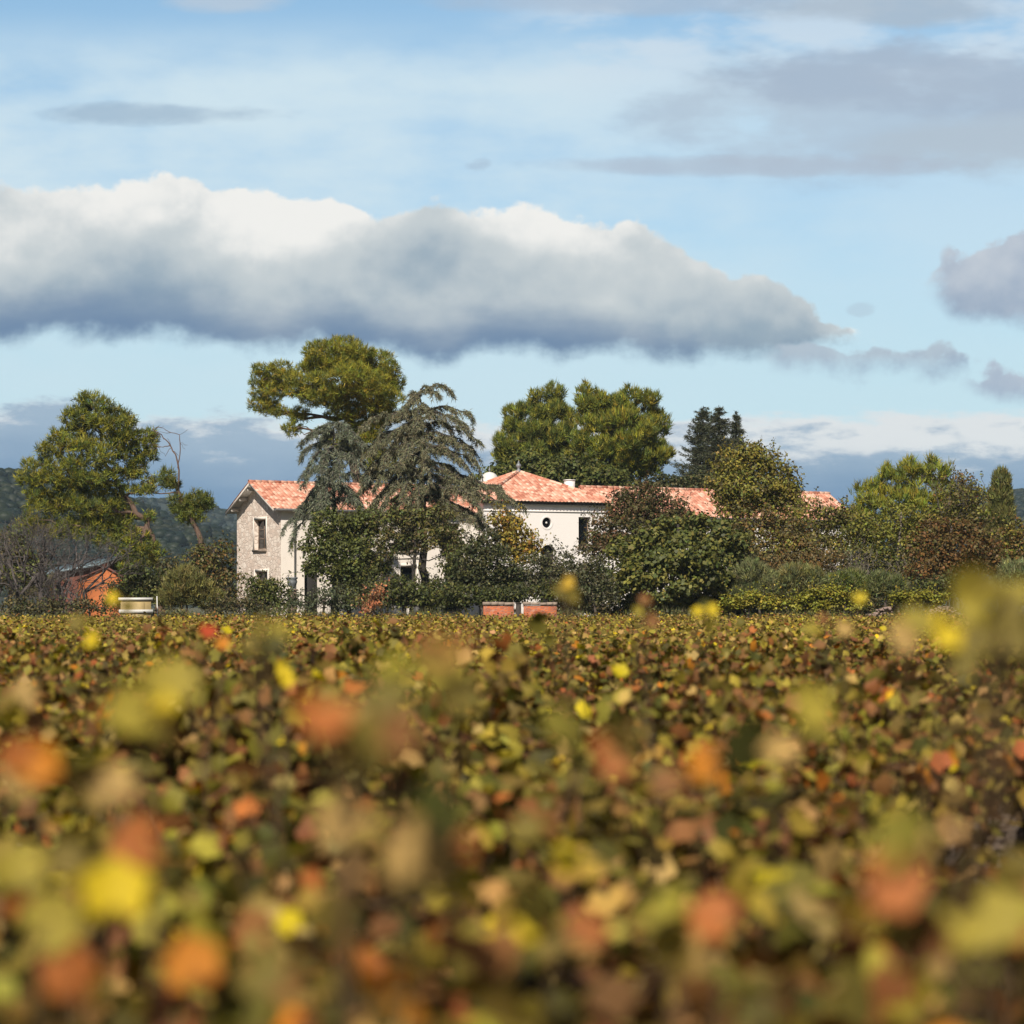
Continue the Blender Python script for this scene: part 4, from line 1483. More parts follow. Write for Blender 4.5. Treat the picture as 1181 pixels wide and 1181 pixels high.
def plant_all():
    # ---- left: the broad pine and the leaning one
    tree('pine_tree', 'broad bushy pine with a rounded top left of the stone house', 'tree', 141, 187,
         [(110, 472, 30, 20), (92, 484, 18, 18), (130, 492, 26, 18, -0.6), (142, 482, 12, 12), (84, 506, 26, 16), (150, 508, 26, 14), (58, 522, 16, 16), (104, 526, 34, 20, -1.0), (150, 526, 22, 12), (172, 522, 12, 12), (176, 504, 8, 10),
          (40, 546, 18, 18), (68, 548, 24, 18, -1.0), (110, 550, 26, 14, -1.2), (148, 546, 16, 8), (52, 578, 24, 16), (88, 582, 24, 14, -0.5), (122, 584, 18, 9, -0.8), (160, 566, 10, 6), (172, 556, 10, 7),
          (140, 604, 16, 10), (160, 628, 20, 18, -0.8), (100, 610, 20, 14), (68, 608, 24, 14), (36, 604, 18, 12), (150, 650, 20, 16, -0.5), (172, 596, 8, 6), (128, 566, 20, 12), (140, 584, 14, 9), (112, 598, 20, 12), (92, 556, 22, 14), (156, 540, 14, 10), (176, 640, 12, 14), (128, 622, 18, 14)],
         PINE_D + PINE[:1], 'needle', path=[(184, 662), (178, 632), (168, 600), (140, 570), (116, 520), (110, 470)], r0=0.30, r1=0.06, bark='pinebark', per_m2=15, nb=11, L=0.32, W=0.05, twigs=5)
    tree('pine_tree', 'thin leaning pine with a bare dead top and few tufts left of the stone house', 'tree', 135, 244,
         [(208, 580, 15, 11), (228, 577, 15, 12), (218, 594, 17, 10), (192, 551, 10, 11), (198, 558, 9, 8), (236, 583, 9, 8), (172, 566, 8, 5)],
         PINE_D, 'needle', path=[(236, 636), (227, 612), (208, 575), (203, 560)], r0=0.20, r1=0.09, bark='pinebark', per_m2=22, nb=12, L=0.28, W=0.045, frac=(0.6, 1.0),
         extra=dead_limb([([(206, 566), (206, 545), (203, 525), (194, 510), (184, 500), (176, 494)], 0.06), ([(205, 540), (208, 520), (207, 500), (190, 495), (175, 491)], 0.035),
                          ([(196, 514), (186, 516), (178, 517)], 0.03), ([(206, 560), (194, 558), (180, 560), (166, 572)], 0.045)], 0.05))
    # ---- the great umbrella pine behind the stone house
    tree('umbrella_pine', 'tall umbrella pine with a wide rounded crown towering behind the stone house', 'tree', 153, 412,
         [(318, 433, 28, 14), (308, 452, 20, 12), (350, 444, 26, 16, -1.2), (392, 412, 44, 20), (425, 425, 34, 22), (446, 444, 18, 20), (364, 422, 18, 12, 0.8), (404, 440, 40, 18, -2.2), (380, 458, 30, 14, -1.2),
          (432, 460, 28, 16, -1.0), (302, 468, 14, 9), (318, 474, 12, 7), (344, 478, 14, 8), (400, 478, 24, 14, -0.5), (440, 478, 22, 14), (338, 494, 10, 8), (424, 500, 24, 16), (396, 512, 22, 18), (436, 530, 20, 20)],
         PINE, 'needle', path=[(410, 600), (408, 540), (405, 500), (400, 460), (395, 425)], r0=0.42, r1=0.12, bark='pinebark', per_m2=19, nb=11, L=0.28, W=0.045, twigs=6, frac=(0.5, 0.98), bumpy=0.10, fill=0.12, knob=(8, 0.47))
    # ---- cedars before the stone house
    cedar('cedar_tree', 'blue-grey weeping cedar hanging over the left end of the salmon roof', 133, (386, [(386, 640), (385, 580), (386, 530), (384, 494)]), 485,
          [(500, 346, 508, 0.6), (498, 358, 498, -1.2), (505, 420, 505, -1.5), (495, 404, 490, 0.5), (510, 342, 528, -0.6), (512, 432, 520, 0.4), (520, 350, 545, -1.8), (525, 425, 545, -1.8), (530, 346, 560, 0.4),
           (535, 395, 550, -2.4), (545, 345, 590, -1.0), (548, 430, 560, -0.6), (555, 360, 600, -2.0), (560, 412, 585, -2.2), (566, 335, 622, -0.6), (570, 328, 610, 0.5), (575, 350, 628, -1.6), (575, 432, 600, -1.0),
           (500, 372, 512, 2.0), (520, 420, 525, 2.2), (550, 356, 575, 2.0), (565, 425, 590, 1.6), (515, 372, 545, -2.6), (540, 372, 585, -2.8), (490, 372, 494, -0.8), (488, 396, 492, -0.6)],
          CEDAR_B, 0.24, 31)
    rows = [(450, 524, 449, 0), (452, 508, 456, -1), (456, 466, 468, -0.6), (462, 462, 480, -1.4), (455, 470, 456, 0.8), (478, 546, 476, 0.3), (482, 540, 490, -1.2), (492, 552, 505, 0), (500, 550, 524, -1.0), (508, 553, 520, 0.8),
            (515, 545, 545, -1.5), (520, 556, 540, 0.4), (530, 548, 562, 0.8), (540, 552, 572, -1.0), (476, 440, 490, -0.4), (486, 448, 505, -1.8), (494, 428, 512, 0.4), (500, 418, 520, -1.0), (510, 440, 535, -2.0), (520, 420, 545, -0.6),
            (530, 432, 560, -1.8), (536, 410, 566, 0.2), (545, 440, 580, -2.0), (550, 420, 590, -0.8), (562, 585, 566, -1.2), (566, 602, 572, -0.4), (572, 596, 590, -1.4), (570, 560, 582, -2.4), (580, 545, 600, -2.0), (585, 575, 606, -0.8),
            (575, 432, 606, -1.2), (585, 440, 622, -1.6), (590, 532, 630, -1.8), (600, 450, 640, -1.0), (600, 520, 650, -1.2), (610, 445, 650, -0.2), (612, 548, 640, -0.6), (470, 480, 492, -2.0), (500, 490, 520, -2.8), (530, 495, 550, -3.2),
            (560, 480, 585, -3.0), (520, 470, 540, 2.4), (490, 500, 500, 2.0), (550, 520, 560, 2.2), (465, 500, 478, -0.4), (565, 520, 575, 1.0), (480, 466, 505, -1.0), (510, 462, 530, -2.6), (545, 462, 570, -2.8), (575, 466, 610, -2.4), (496, 430, 540, 1.0), (540, 418, 600, -1.5), (556, 432, 598, 0.5), (505, 405, 520, 0.5), (480, 415, 492, -0.5),
            (565, 530, 592, -1.0), (575, 555, 600, -0.2), (590, 505, 620, -2.6), (584, 470, 612, 1.0), (545, 398, 572, 0.3)]
    cedar('cedar_tree', 'tall grey-green cedar with long arching limbs over the roof of the white house', 132, (489, [(489, 660), (488, 600), (487, 540), (486, 490), (485, 448)]), 446, rows, CEDAR, 0.30, 32)
    # ---- pines behind the white house
    UPK = dict(knob=(8, 0.42), per_m2=14, nb=12, L=0.42, W=0.06, up=1.1, bumpy=0.22, fill=0.15)
    tree('pine_tree', 'rounded bushy pine behind the peaked roof, the left one of the touching pair', 'tree', 178, 630,
         [(632, 470, 24, 24), (610, 482, 28, 22), (594, 506, 22, 22), (646, 492, 22, 26, -1), (620, 512, 32, 24, -1.5), (590, 528, 18, 14), (582, 522, 10, 12), (640, 528, 32, 20, -0.5), (604, 540, 30, 14)],
         PINE_D + [(3, (0.115, 0.11, 0.020))], 'needle', path=[(632, 600), (630, 540), (630, 480)], r0=0.4, r1=0.12, bark='pinebark', **UPK)
    tree('pine_tree', 'large yellow-green pine behind the chimney, the right one of the touching pair', 'tree', 174, 712,
         [(682, 468, 18, 24), (708, 474, 22, 20), (734, 472, 28, 24), (752, 496, 20, 24), (716, 500, 34, 26, -1.6), (686, 506, 26, 26, -0.8), (744, 524, 26, 20, -0.6), (764, 524, 12, 14), (700, 532, 34, 18, -1), (728, 540, 30, 14), (672, 530, 20, 18)],
         PINE + [(3, (0.050, 0.062, 0.018))], 'needle', path=[(714, 600), (713, 550), (716, 490)], r0=0.4, r1=0.12, bark='pinebark', **UPK)
    tree('holm_oak', 'dark round evergreen crown just above the ridge right of the roof finial', 'tree', 166, 650,
         [(612, 544, 34, 20), (650, 546, 34, 20), (690, 552, 30, 18), (585, 552, 18, 14), (720, 564, 24, 12), (560, 560, 24, 16)], GREEN, per_m2=4.5, nleaf=14, cr=0.32, leaf=0.26)
    tree('laurel_hedge', 'dark hedge top showing above the salmon roof below the spruces', 'hedge', 168, 790,
         [(745, 566, 20, 10), (775, 560, 22, 12), (805, 562, 24, 14), (832, 562, 20, 12)], DARK, per_m2=5, nleaf=14, cr=0.3, leaf=0.24)
    # ---- dark spruces
    G = 'dark spruces behind the salmon roof'
    spruce('dark spruce behind the roof, the tall left spire of three', 173, 811, 468, 566, 54, 41, G)
    spruce('dark spruce behind the roof, the tall middle spire of three', 171, 829, 467, 566, 46, 42, G)
    spruce('slim dark spruce behind the roof, the shorter right spire of three', 174, 849, 477, 566, 25, 43, G)
    # ---- around the stone house
    tree('bay_tree', 'leafy green tree in front of the stone house door', 'tree', 129, 402,
         [(385, 608, 30, 20), (412, 620, 26, 20), (372, 632, 24, 18), (404, 644, 28, 18, -1), (362, 655, 14, 10), (392, 662, 22, 14), (424, 655, 22, 16), (420, 600, 18, 12)], GREEN, bark='darkbark',
         per_m2=6.5, nleaf=14, cr=0.22, leaf=0.17, twigs=5, r0=0.12)
    bare('young_tree', 'thin bare young tree with sparse pale leaves against the gable wall', 'tree', 127, [277], 3.6, 4, 'bark', 51, DULL, 0.62, 0.06, 4, 0.12, lean=(0.55, 0), up=0.05)
    tree('shrub', 'dark rounded shrub at the foot of the gable wall', 'shrub', 124, 312, [(310, 682, 18, 15), (296, 676, 12, 10), (298, 694, 14, 10), (324, 692, 14, 12)], GREEN, per_m2=8, nleaf=13, cr=0.16, leaf=0.14, r0=0.05)
    tree('shrub', 'low blue-green shrub below the dark doorway of the stone house', 'shrub', 123, 372, [(350, 694, 18, 10), (376, 690, 20, 12), (398, 694, 14, 10)], [(3, (0.045, 0.06, 0.036)), (2, (0.07, 0.085, 0.05))], per_m2=8, nleaf=13, cr=0.16, leaf=0.13, r0=0.05)
    tree('shrub', 'small rusty red shrub leaning at the vineyard edge before the cedar', 'shrub', 119.5, 432, [(430, 694, 9, 8), (436, 684, 7, 9), (425, 702, 8, 6)], [(3, (0.30, 0.13, 0.07)), (2, (0.22, 0.15, 0.09)), (1, (0.12, 0.10, 0.05))], per_m2=12, nleaf=12, cr=0.12, leaf=0.11, r0=0.04)
    bare('almond_tree', 'twiggy tree with dark forked branches against the pale wall left of the cedar trunk', 'tree', 126, [446, 462], 4.6, 4, 'darkbark', 52, DULL, 0.5, 0.09, 4, 0.13)
    tree('shrub', 'dark green shrub under the cedar trunk', 'shrub', 122, 470, [(448, 686, 22, 14), (478, 690, 24, 14), (462, 676, 16, 12), (505, 694, 22, 12), (420, 692, 14, 10)], DARK + GREEN, per_m2=7, nleaf=13, cr=0.18, leaf=0.15, r0=0.05)
    tree('holly_bush', 'dark glossy bush left of the yellow sapling under the white house', 'bush', 125, 556,
         [(560, 632, 22, 20), (548, 655, 22, 18), (574, 650, 20, 20, -1), (535, 672, 20, 18), (566, 676, 24, 18), (590, 670, 18, 18)], DARK, per_m2=6.5, nleaf=14, cr=0.22, leaf=0.16, r0=0.10)
    tree('sapling', 'young tree with yellow-green leaves before the left window of the white house', 'tree', 127, 598,
         [(590, 606, 14, 14), (604, 622, 14, 12), (588, 630, 14, 12), (614, 634, 11, 10), (600, 642, 16, 10), (580, 618, 9, 9), (574, 600, 9, 8)], GOLD, per_m2=7, nleaf=9, cr=0.2, leaf=0.17, r0=0.06, fill=0.5)
    tree('shrub', 'grey-green shrub with bare twigs below the arched door', 'shrub', 124, 640,
         [(620, 656, 22, 16), (646, 648, 20, 14), (640, 670, 24, 14), (612, 678, 18, 14), (664, 664, 16, 14)], OLIVE + DARK, per_m2=6, nleaf=12, cr=0.2, leaf=0.14, r0=0.06, fill=0.4)
    tree('shrub', 'dark low bush behind the brick walls', 'shrub', 121, 580, [(520, 688, 20, 12), (560, 684, 22, 10), (600, 684, 22, 9), (635, 684, 18, 9), (540, 694, 14, 9)], DARK + GREEN, per_m2=7, nleaf=13, cr=0.18, leaf=0.15, r0=0.05)
    # ---- the big mass right of the white house
    tree('plum_tree', 'dark purple-tinged tree covering the right end of the white house wall', 'tree', 133, 726,
         [(745, 572, 30, 14), (718, 582, 22, 14), (768, 588, 26, 16), (735, 600, 34, 18, -1), (700, 612, 22, 18), (690, 632, 22, 16), (725, 628, 32, 18, -1.2), (765, 612, 24, 16), (785, 596, 14, 12)], PURPLE, bark='darkbark',
         per_m2=5.5, nleaf=12, cr=0.24, leaf=0.17, r0=0.16, twigs=6, fill=0.35)
    tree('fig_tree', 'broad leafy green fig-like tree right of the white house', 'tree', 125, 770,
         [(770, 618, 36, 18), (812, 612, 30, 18), (735, 635, 30, 18), (836, 630, 24, 18), (790, 638, 40, 20, -1.5), (745, 660, 34, 18, -1.5), (815, 658, 34, 20, -1.2), (780, 678, 40, 18, -1.5), (722, 676, 22, 20), (838, 668, 16, 20), (760, 694, 34, 10)],
         GREEN + [(3, (0.10, 0.105, 0.026))], bark='darkbark', per_m2=5.5, nleaf=14, cr=0.24, leaf=0.21, tmpl=RH5, r0=0.18)
    tree('shrub', 'dark shrub left of the broad fig-like tree', 'shrub', 122, 690, [(680, 660, 18, 18), (670, 682, 18, 14), (696, 682, 18, 16), (656, 690, 14, 10)], DARK + OLIVE, per_m2=6.5, nleaf=13, cr=0.2, leaf=0.15, r0=0.07)
    tree('autumn_tree', 'open tree of yellowing leaves rising over the salmon roof beside the spruces', 'tree', 139, 866,
         [(846, 534, 22, 18), (872, 532, 24, 18), (896, 546, 20, 18), (836, 556, 18, 18), (862, 560, 28, 18, -0.8), (902, 568, 20, 16), (880, 580, 26, 14), (848, 584, 18, 14), (912, 562, 10, 12), (890, 560, 26, 16), (858, 574, 26, 14), (912, 582, 16, 12), (836, 574, 14, 12), (870, 522, 14, 10)], GOLD[:2] + LIME + DULL[:1], bark='paletwig',
         path=[(866, 640), (864, 600), (866, 560), (870, 530)], r0=0.16, r1=0.05, per_m2=6.2, nleaf=10, cr=0.27, leaf=0.18, fill=0.45, twigs=8, frac=(0.4, 0.9))
    bare('young_tree', 'slim bare-stemmed tree in front of the salmon roof left of the yellowing tree', 'tree', 138, [830], 7.0, 4, 'greytwig', 53, DULL, 0.5, 0.09, 3, 0.14)
    tree('maple_tree', 'rust-brown leafy tree below the yellowing tree', 'tree', 131, 880,
         [(870, 602, 34, 16), (905, 606, 26, 16), (850, 622, 26, 16), (890, 628, 34, 18, -1), (920, 636, 28, 18), (870, 645, 26, 14), (940, 660, 26, 14), (905, 655, 30, 14)], RUST[:2] + DULL + LIME[:2], bark='greytwig', per_m2=5.2, nleaf=12, cr=0.25, leaf=0.17, r0=0.14, fill=0.35)
    tree('hazel_bush', 'yellow-green leafy bush hiding the foot of the right roof end', 'bush', 134, 940,
         [(934, 590, 20, 12), (958, 598, 18, 14), (925, 612, 20, 14), (945, 622, 28, 16), (975, 626, 20, 20), (984, 604, 16, 14), (968, 592, 10, 9)], LIME + DULL, per_m2=5.5, nleaf=12, cr=0.24, leaf=0.17, r0=0.12)
    bare('dead_tree', 'bare forked tree with pale twigs right of the roof end', 'tree', 127, [986], 5.6, 5, 'paletwig', 54, DULL, 0.55, 0.10, 1, 0.11, lean=(-0.15, 0))
    tree('pine_tree', 'wide airy yellow-green young pine with upright tufts right of the roof end', 'tree', 137, 1042,
         [(1004, 572, 20, 18), (1030, 556, 20, 18), (1056, 550, 18, 16), (1082, 552, 16, 18), (994, 598, 22, 18), (1034, 582, 30, 16, -1), (1070, 584, 28, 18, -0.5), (1012, 616, 26, 16), (1056, 616, 30, 18), (1090, 586, 14, 16), (1048, 536, 8, 8), (1076, 536, 7, 9), (1022, 544, 7, 8)], PINE + LIME,
         'needle', bark='paletwig', path=[(1042, 640), (1040, 600), (1046, 560)], r0=0.15, r1=0.05, per_m2=12, nb=11, L=0.40, W=0.055, up=1.2, bumpy=0.25, fill=0.3, twigs=6, frac=(0.25, 0.9))
    tree('ash_tree', 'loose leafy tree with dull green leaves below the airy young pine', 'tree', 131, 1030,
         [(1010, 606, 24, 16), (1040, 596, 24, 14), (1068, 606, 22, 16), (1024, 626, 28, 16), (1058, 630, 24, 14)], LIME, bark='paletwig', per_m2=5.0, nleaf=9, cr=0.25, leaf=0.16, fill=0.5, twigs=7, r0=0.1)
    bare('young_tree', 'pale many-stemmed tree before the airy yellow-green tree', 'tree', 129, [1030, 1040, 1048], 6.0, 4, 'paletwig', 55, LIME + DULL, 0.42, 0.07, 4, 0.13)
    bare('thorn_tree', 'brownish twiggy tree with a ragged top left of the cypress', 'tree', 136, [1100, 1112, 1122], 11.0, 5, 'greytwig', 56, RUST + DULL, 0.30, 0.11, 6, 0.16, ratio=(0.62, 0.80))
    tree('thorn_tree', 'dull rusty thicket tree between the airy tree and the cypress', 'tree', 138, 1110, [(1102, 560, 16, 18), (1118, 576, 20, 20), (1096, 590, 20, 16), (1124, 604, 22, 18)], RUST + DULL, bark='greytwig', per_m2=4.5, nleaf=9, cr=0.26, leaf=0.16, fill=0.5, r0=0.12)
    tree('cypress_tree', 'dull green columnar cypress near the right edge', 'tree', 137, 1155,
         [(1155, 556, 9, 14), (1154, 574, 13, 16), (1154, 596, 16, 18), (1153, 620, 18, 18), (1152, 645, 19, 20)], [(3, (0.062, 0.062, 0.026)), (2, (0.045, 0.050, 0.022)), (1, (0.09, 0.078, 0.032))], 'needle', False, r0=0.2, per_m2=34, nb=12, L=0.30, W=0.06, up=1.6, bumpy=0.08)
    tree('smoke_bush', 'rounded rust-red bush below the cypress', 'bush', 126, 1098,
         [(1090, 612, 28, 14), (1120, 618, 24, 14), (1070, 632, 26, 16), (1105, 638, 34, 18, -1), (1136, 640, 18, 18), (1080, 656, 30, 16, -0.8), (1116, 660, 28, 18), (1062, 660, 16, 14)], [(3, (0.085, 0.052, 0.020)), (3, (0.062, 0.050, 0.020)), (2, (0.11, 0.062, 0.022)), (2, (0.075, 0.072, 0.024))], bark='greytwig',
         per_m2=5.5, nleaf=13, cr=0.24, leaf=0.17, r0=0.12)
    tree('laurel_bush', 'dark green base bush under the rust-red bush', 'bush', 123, 1090, [(1085, 676, 26, 12), (1110, 678, 22, 12), (1060, 682, 16, 9), (1130, 676, 12, 12)], DARK + GREEN, per_m2=7, nleaf=13, cr=0.18, leaf=0.15, r0=0.06)
    tree('elder_bush', 'yellow-green bush at the right edge beside the cypress', 'bush', 129, 1174, [(1170, 618, 14, 18), (1180, 640, 18, 16), (1195, 620, 20, 24), (1165, 640, 10, 12)], LIME + RUST, per_m2=5.5, nleaf=12, cr=0.22, leaf=0.16, r0=0.08)
    tree('olive_bush', 'grey-green feathery bush at the right edge', 'bush', 122, 1172, [(1168, 664, 14, 16), (1185, 666, 18, 18), (1155, 678, 12, 12), (1200, 670, 20, 20)], OLIVE, 'needle', False, per_m2=46, nb=13, L=0.28, W=0.045, up=0.8, r0=0.06, fill=0.5)
    # ---- grey-green feathery bushes in a row on the right
    G = 'grey-green feathery bushes right of the fig-like tree'
    for k, (px, lobes, lab) in enumerate(((878, [(868, 664, 18, 16), (886, 676, 20, 14), (860, 684, 16, 10)], 'grey-green feathery bush right next to the broad fig-like tree'),
                           (922, [(916, 668, 22, 16), (934, 672, 20, 16), (905, 682, 18, 10)], 'grey-green feathery bush in the middle of its row under the rust-brown tree'),
                           (972, [(964, 676, 18, 12), (982, 672, 18, 14), (994, 680, 14, 10)], 'grey-green feathery bush under the bare forked tree'),
                           (1020, [(1015, 674, 18, 12), (1030, 678, 14, 12)], 'dark grey feathery bush at the right end of its row'))):
        tree('olive_bush', lab, 'bush', 123.5, px, lobes, [OLIVE, DULL + OLIVE, OLIVE + GREEN, DARK + OLIVE][k], 'needle', False, group=G, r0=0.06, per_m2=46, nb=13, L=0.30, W=0.045, up=0.8, bumpy=0.14, fill=0.5)
    # ---- bright low bramble in front
    for px, Y, lobes, lab in ((860, 119.0, [(846, 696, 16, 8), (868, 692, 18, 9), (888, 694, 14, 8)], 'low bright green bramble in front of the fig-like tree'),
                              (945, 118.5, [(918, 696, 14, 7), (938, 688, 18, 11), (962, 687, 18, 11), (984, 694, 14, 8), (950, 700, 20, 6)], 'mounded yellow-green bramble in front of the grey feathery bushes'),
                              (1048, 120.5, [(1040, 690, 16, 6), (1060, 688, 18, 7), (1080, 690, 14, 6)], 'low green bramble below the rust-red bush'),
                              (1172, 119.5, [(1170, 688, 14, 8), (1190, 690, 16, 8)], 'low bright bramble at the right edge')):
        tree('bramble', lab, 'shrub', Y, px, lobes, [(3, (0.15, 0.16, 0.022)), (2, (0.11, 0.125, 0.022)), (1, (0.20, 0.18, 0.03))], per_m2=11, nleaf=13, cr=0.14, leaf=0.13, up=0.9, r0=0.03, tmpl=RH5)
    # ---- more growth closing the screen in front of the houses
    tree('judas_tree', 'dull olive leafy tree beside the dark cedar trunk hiding the stone house wall', 'tree', 128, 474,
         [(446, 604, 22, 16), (472, 596, 24, 16), (505, 600, 24, 16), (455, 626, 22, 14), (492, 622, 24, 14), (520, 618, 18, 14), (436, 640, 16, 14), (525, 640, 14, 16)], DULL + GREEN, bark='darkbark', per_m2=5.0, nleaf=11, cr=0.22, leaf=0.16, r0=0.12, fill=0.4, twigs=6)
    tree('privet_bush', 'dark bush at the right foot of the stone house front', 'bush', 126, 528, [(520, 660, 16, 18), (535, 645, 14, 16), (512, 678, 16, 12), (545, 668, 14, 14)], GREEN + DARK, per_m2=6, nleaf=13, cr=0.2, leaf=0.15, r0=0.07)
    tree('elder_bush', 'dull brown-green bush under the rust-brown tree', 'bush', 127, 930, [(900, 655, 26, 16), (930, 650, 26, 16), (870, 660, 22, 16), (955, 650, 22, 14), (915, 676, 30, 14)], DULL + RUST[:2], per_m2=5.5, nleaf=12, cr=0.22, leaf=0.15, r0=0.08)
    tree('dogwood_bush', 'brown-green thicket behind the bare forked tree', 'bush', 131, 990, [(985, 640, 24, 16), (1010, 640, 24, 16), (1000, 660, 26, 14), (970, 656, 20, 14), (1035, 650, 20, 16), (990, 615, 18, 14)], DULL + LIME + GREEN, per_m2=5.2, nleaf=11, cr=0.22, leaf=0.15, r0=0.08)
    tree('buckthorn_bush', 'dull green thicket behind the smoke-red bush left of the cypress', 'bush', 134, 1075, [(1060, 640, 26, 18), (1090, 600, 24, 16), (1120, 600, 22, 18), (1136, 625, 18, 20), (1050, 610, 20, 16), (1098, 575, 16, 16), (1125, 572, 14, 16)], DULL + LIME, per_m2=5, nleaf=11, cr=0.24, leaf=0.16, r0=0.1)
    tree('hedge', 'dark hedge filling the gap behind the grey feathery bushes', 'hedge', 128.5, 870, [(845, 672, 22, 20), (875, 650, 20, 14), (868, 684, 26, 14), (905, 686, 24, 12), (945, 684, 26, 12), (985, 684, 26, 12), (1025, 682, 24, 12), (1062, 680, 20, 12)], DARK + DULL, per_m2=6, nleaf=13, cr=0.22, leaf=0.16, r0=0.07)
    tree('hedge', 'dark hedge between the pale gable foot and the orange shed', 'hedge', 130, 215, [(150, 684, 22, 14), (180, 680, 24, 14), (212, 678, 26, 14), (244, 680, 22, 14), (196, 658, 18, 12)], DARK + DULL, per_m2=6, nleaf=13, cr=0.22, leaf=0.16, r0=0.07)
    tree('hedge', 'dark hedge hiding the foot of the stone house front', 'hedge', 127.5, 440, [(398, 684, 20, 12), (430, 682, 22, 12), (460, 684, 20, 12), (495, 684, 20, 12), (420, 664, 14, 10)], DARK + GREEN, per_m2=6, nleaf=13, cr=0.2, leaf=0.16, r0=0.07)
    tree('hedge', 'dark hedge hiding the foot of the white house', 'hedge', 128.5, 640, [(600, 672, 20, 16), (630, 674, 20, 14), (660, 676, 20, 16), (690, 668, 18, 16), (575, 680, 18, 14)], DARK + GREEN, per_m2=6, nleaf=13, cr=0.2, leaf=0.16, r0=0.07)
    for px, lobes, lab in ((700, [(650, 700, 18, 12), (680, 700, 20, 12), (712, 702, 20, 12), (740, 702, 20, 12)], 'low dark hedge foot between the white house and the fig-like tree'),
                           (800, [(770, 702, 22, 14), (800, 702, 22, 14), (830, 700, 22, 14), (850, 694, 18, 14), (815, 688, 20, 14), (850, 708, 20, 10), (790, 690, 16, 12)], 'low dark hedge foot under the broad fig-like tree'),
                           (910, [(880, 702, 22, 12), (910, 702, 22, 12), (940, 702, 22, 12)], 'low dark hedge foot behind the bright bramble'),
                           (1010, [(970, 702, 22, 12), (1000, 702, 22, 12), (1030, 702, 22, 12), (1060, 700, 22, 12)], 'low dark hedge foot behind the bank of pale stones')):
        tree('hedge', lab, 'hedge', 127, px, lobes, DARK + DULL, per_m2=7, nleaf=13, cr=0.2, leaf=0.16, r0=0.06)
    # ---- far left thicket
    bare('grey_bush', 'tangled leafless grey-brown bush left of the orange shed', 'bush', 123, [-6, 12, 26, 40, 52, 64, 76, 86], 7.4, 6, 'greytwig', 57, None, 0.50, 0.125, up=0.12, ratio=(0.62, 0.82))
    bare('grey_bush', 'lower leafless brown bush before the orange shed', 'bush', 121, [56, 68, 78, 88, 98, 108], 4.4, 6, 'greytwig', 58, None, 0.55, 0.075, up=0.08)
    bare('grey_bush', 'leafless grey bush cut by the left edge', 'bush', 121.5, [-8, 8, 22], 4.2, 5, 'greytwig', 59, DULL, 0.55, 0.05, 1, 0.1, up=0.08)
    tree('oak_bush', 'olive-green bush at the left edge below the hill', 'bush', 134, 10, [(10, 628, 26, 18), (30, 650, 24, 18), (-12, 640, 24, 22), (8, 670, 28, 20), (44, 676, 22, 18)], DULL + GREEN, per_m2=5, nleaf=12, cr=0.24, leaf=0.17, r0=0.12)
    tree('ivy_bush', 'dark green bush right beside the orange shed', 'bush', 127, 150, [(146, 678, 16, 16), (160, 660, 16, 18), (168, 684, 18, 14), (140, 690, 10, 8), (182, 672, 14, 14)], DARK + GREEN, per_m2=7, nleaf=13, cr=0.18, leaf=0.15, r0=0.07)
    tree('broom_bush', 'soft olive-brown bush right of the beige hut', 'bush', 122, 216, [(205, 684, 18, 16), (224, 678, 20, 18), (212, 668, 16, 14), (240, 690, 16, 12), (192, 692, 12, 10)], DULL, 'needle', False, per_m2=46, nb=13, L=0.28, W=0.045, up=0.9, r0=0.05, fill=0.5)
    tree('hawthorn_bush', 'olive-brown bush left of the stone house gable', 'bush', 129, 246, [(232, 642, 18, 14), (254, 638, 18, 14), (246, 658, 26, 16), (262, 672, 16, 18), (225, 662, 14, 12), (258, 690, 16, 12)], DULL + RUST[:2] + GREEN, per_m2=5.5, nleaf=11, cr=0.22, leaf=0.15, r0=0.09, fill=0.4)
    bare('thorn_bush', 'sparse brown bush with arching twigs at the foot of the gable', 'bush', 123, [262, 276, 288], 2.6, 4, 'greytwig', 60, DULL, 0.6, 0.035, 4, 0.11)
    tree('shrub', 'low dark shrub along the foot of the gable by the vineyard', 'shrub', 120.5, 285, [(270, 698, 16, 8), (292, 700, 16, 7), (250, 700, 14, 7)], DULL + DARK, per_m2=8, nleaf=12, cr=0.15, leaf=0.13, r0=0.04)
    tree('shrub', 'low dark growth along the left vineyard edge before the grey bushes', 'shrub', 119, 60, [(20, 698, 20, 8), (55, 699, 22, 8), (92, 700, 20, 8), (120, 700, 14, 7)], DULL + DARK, per_m2=7, nleaf=12, cr=0.15, leaf=0.13, r0=0.04)


plant_all()


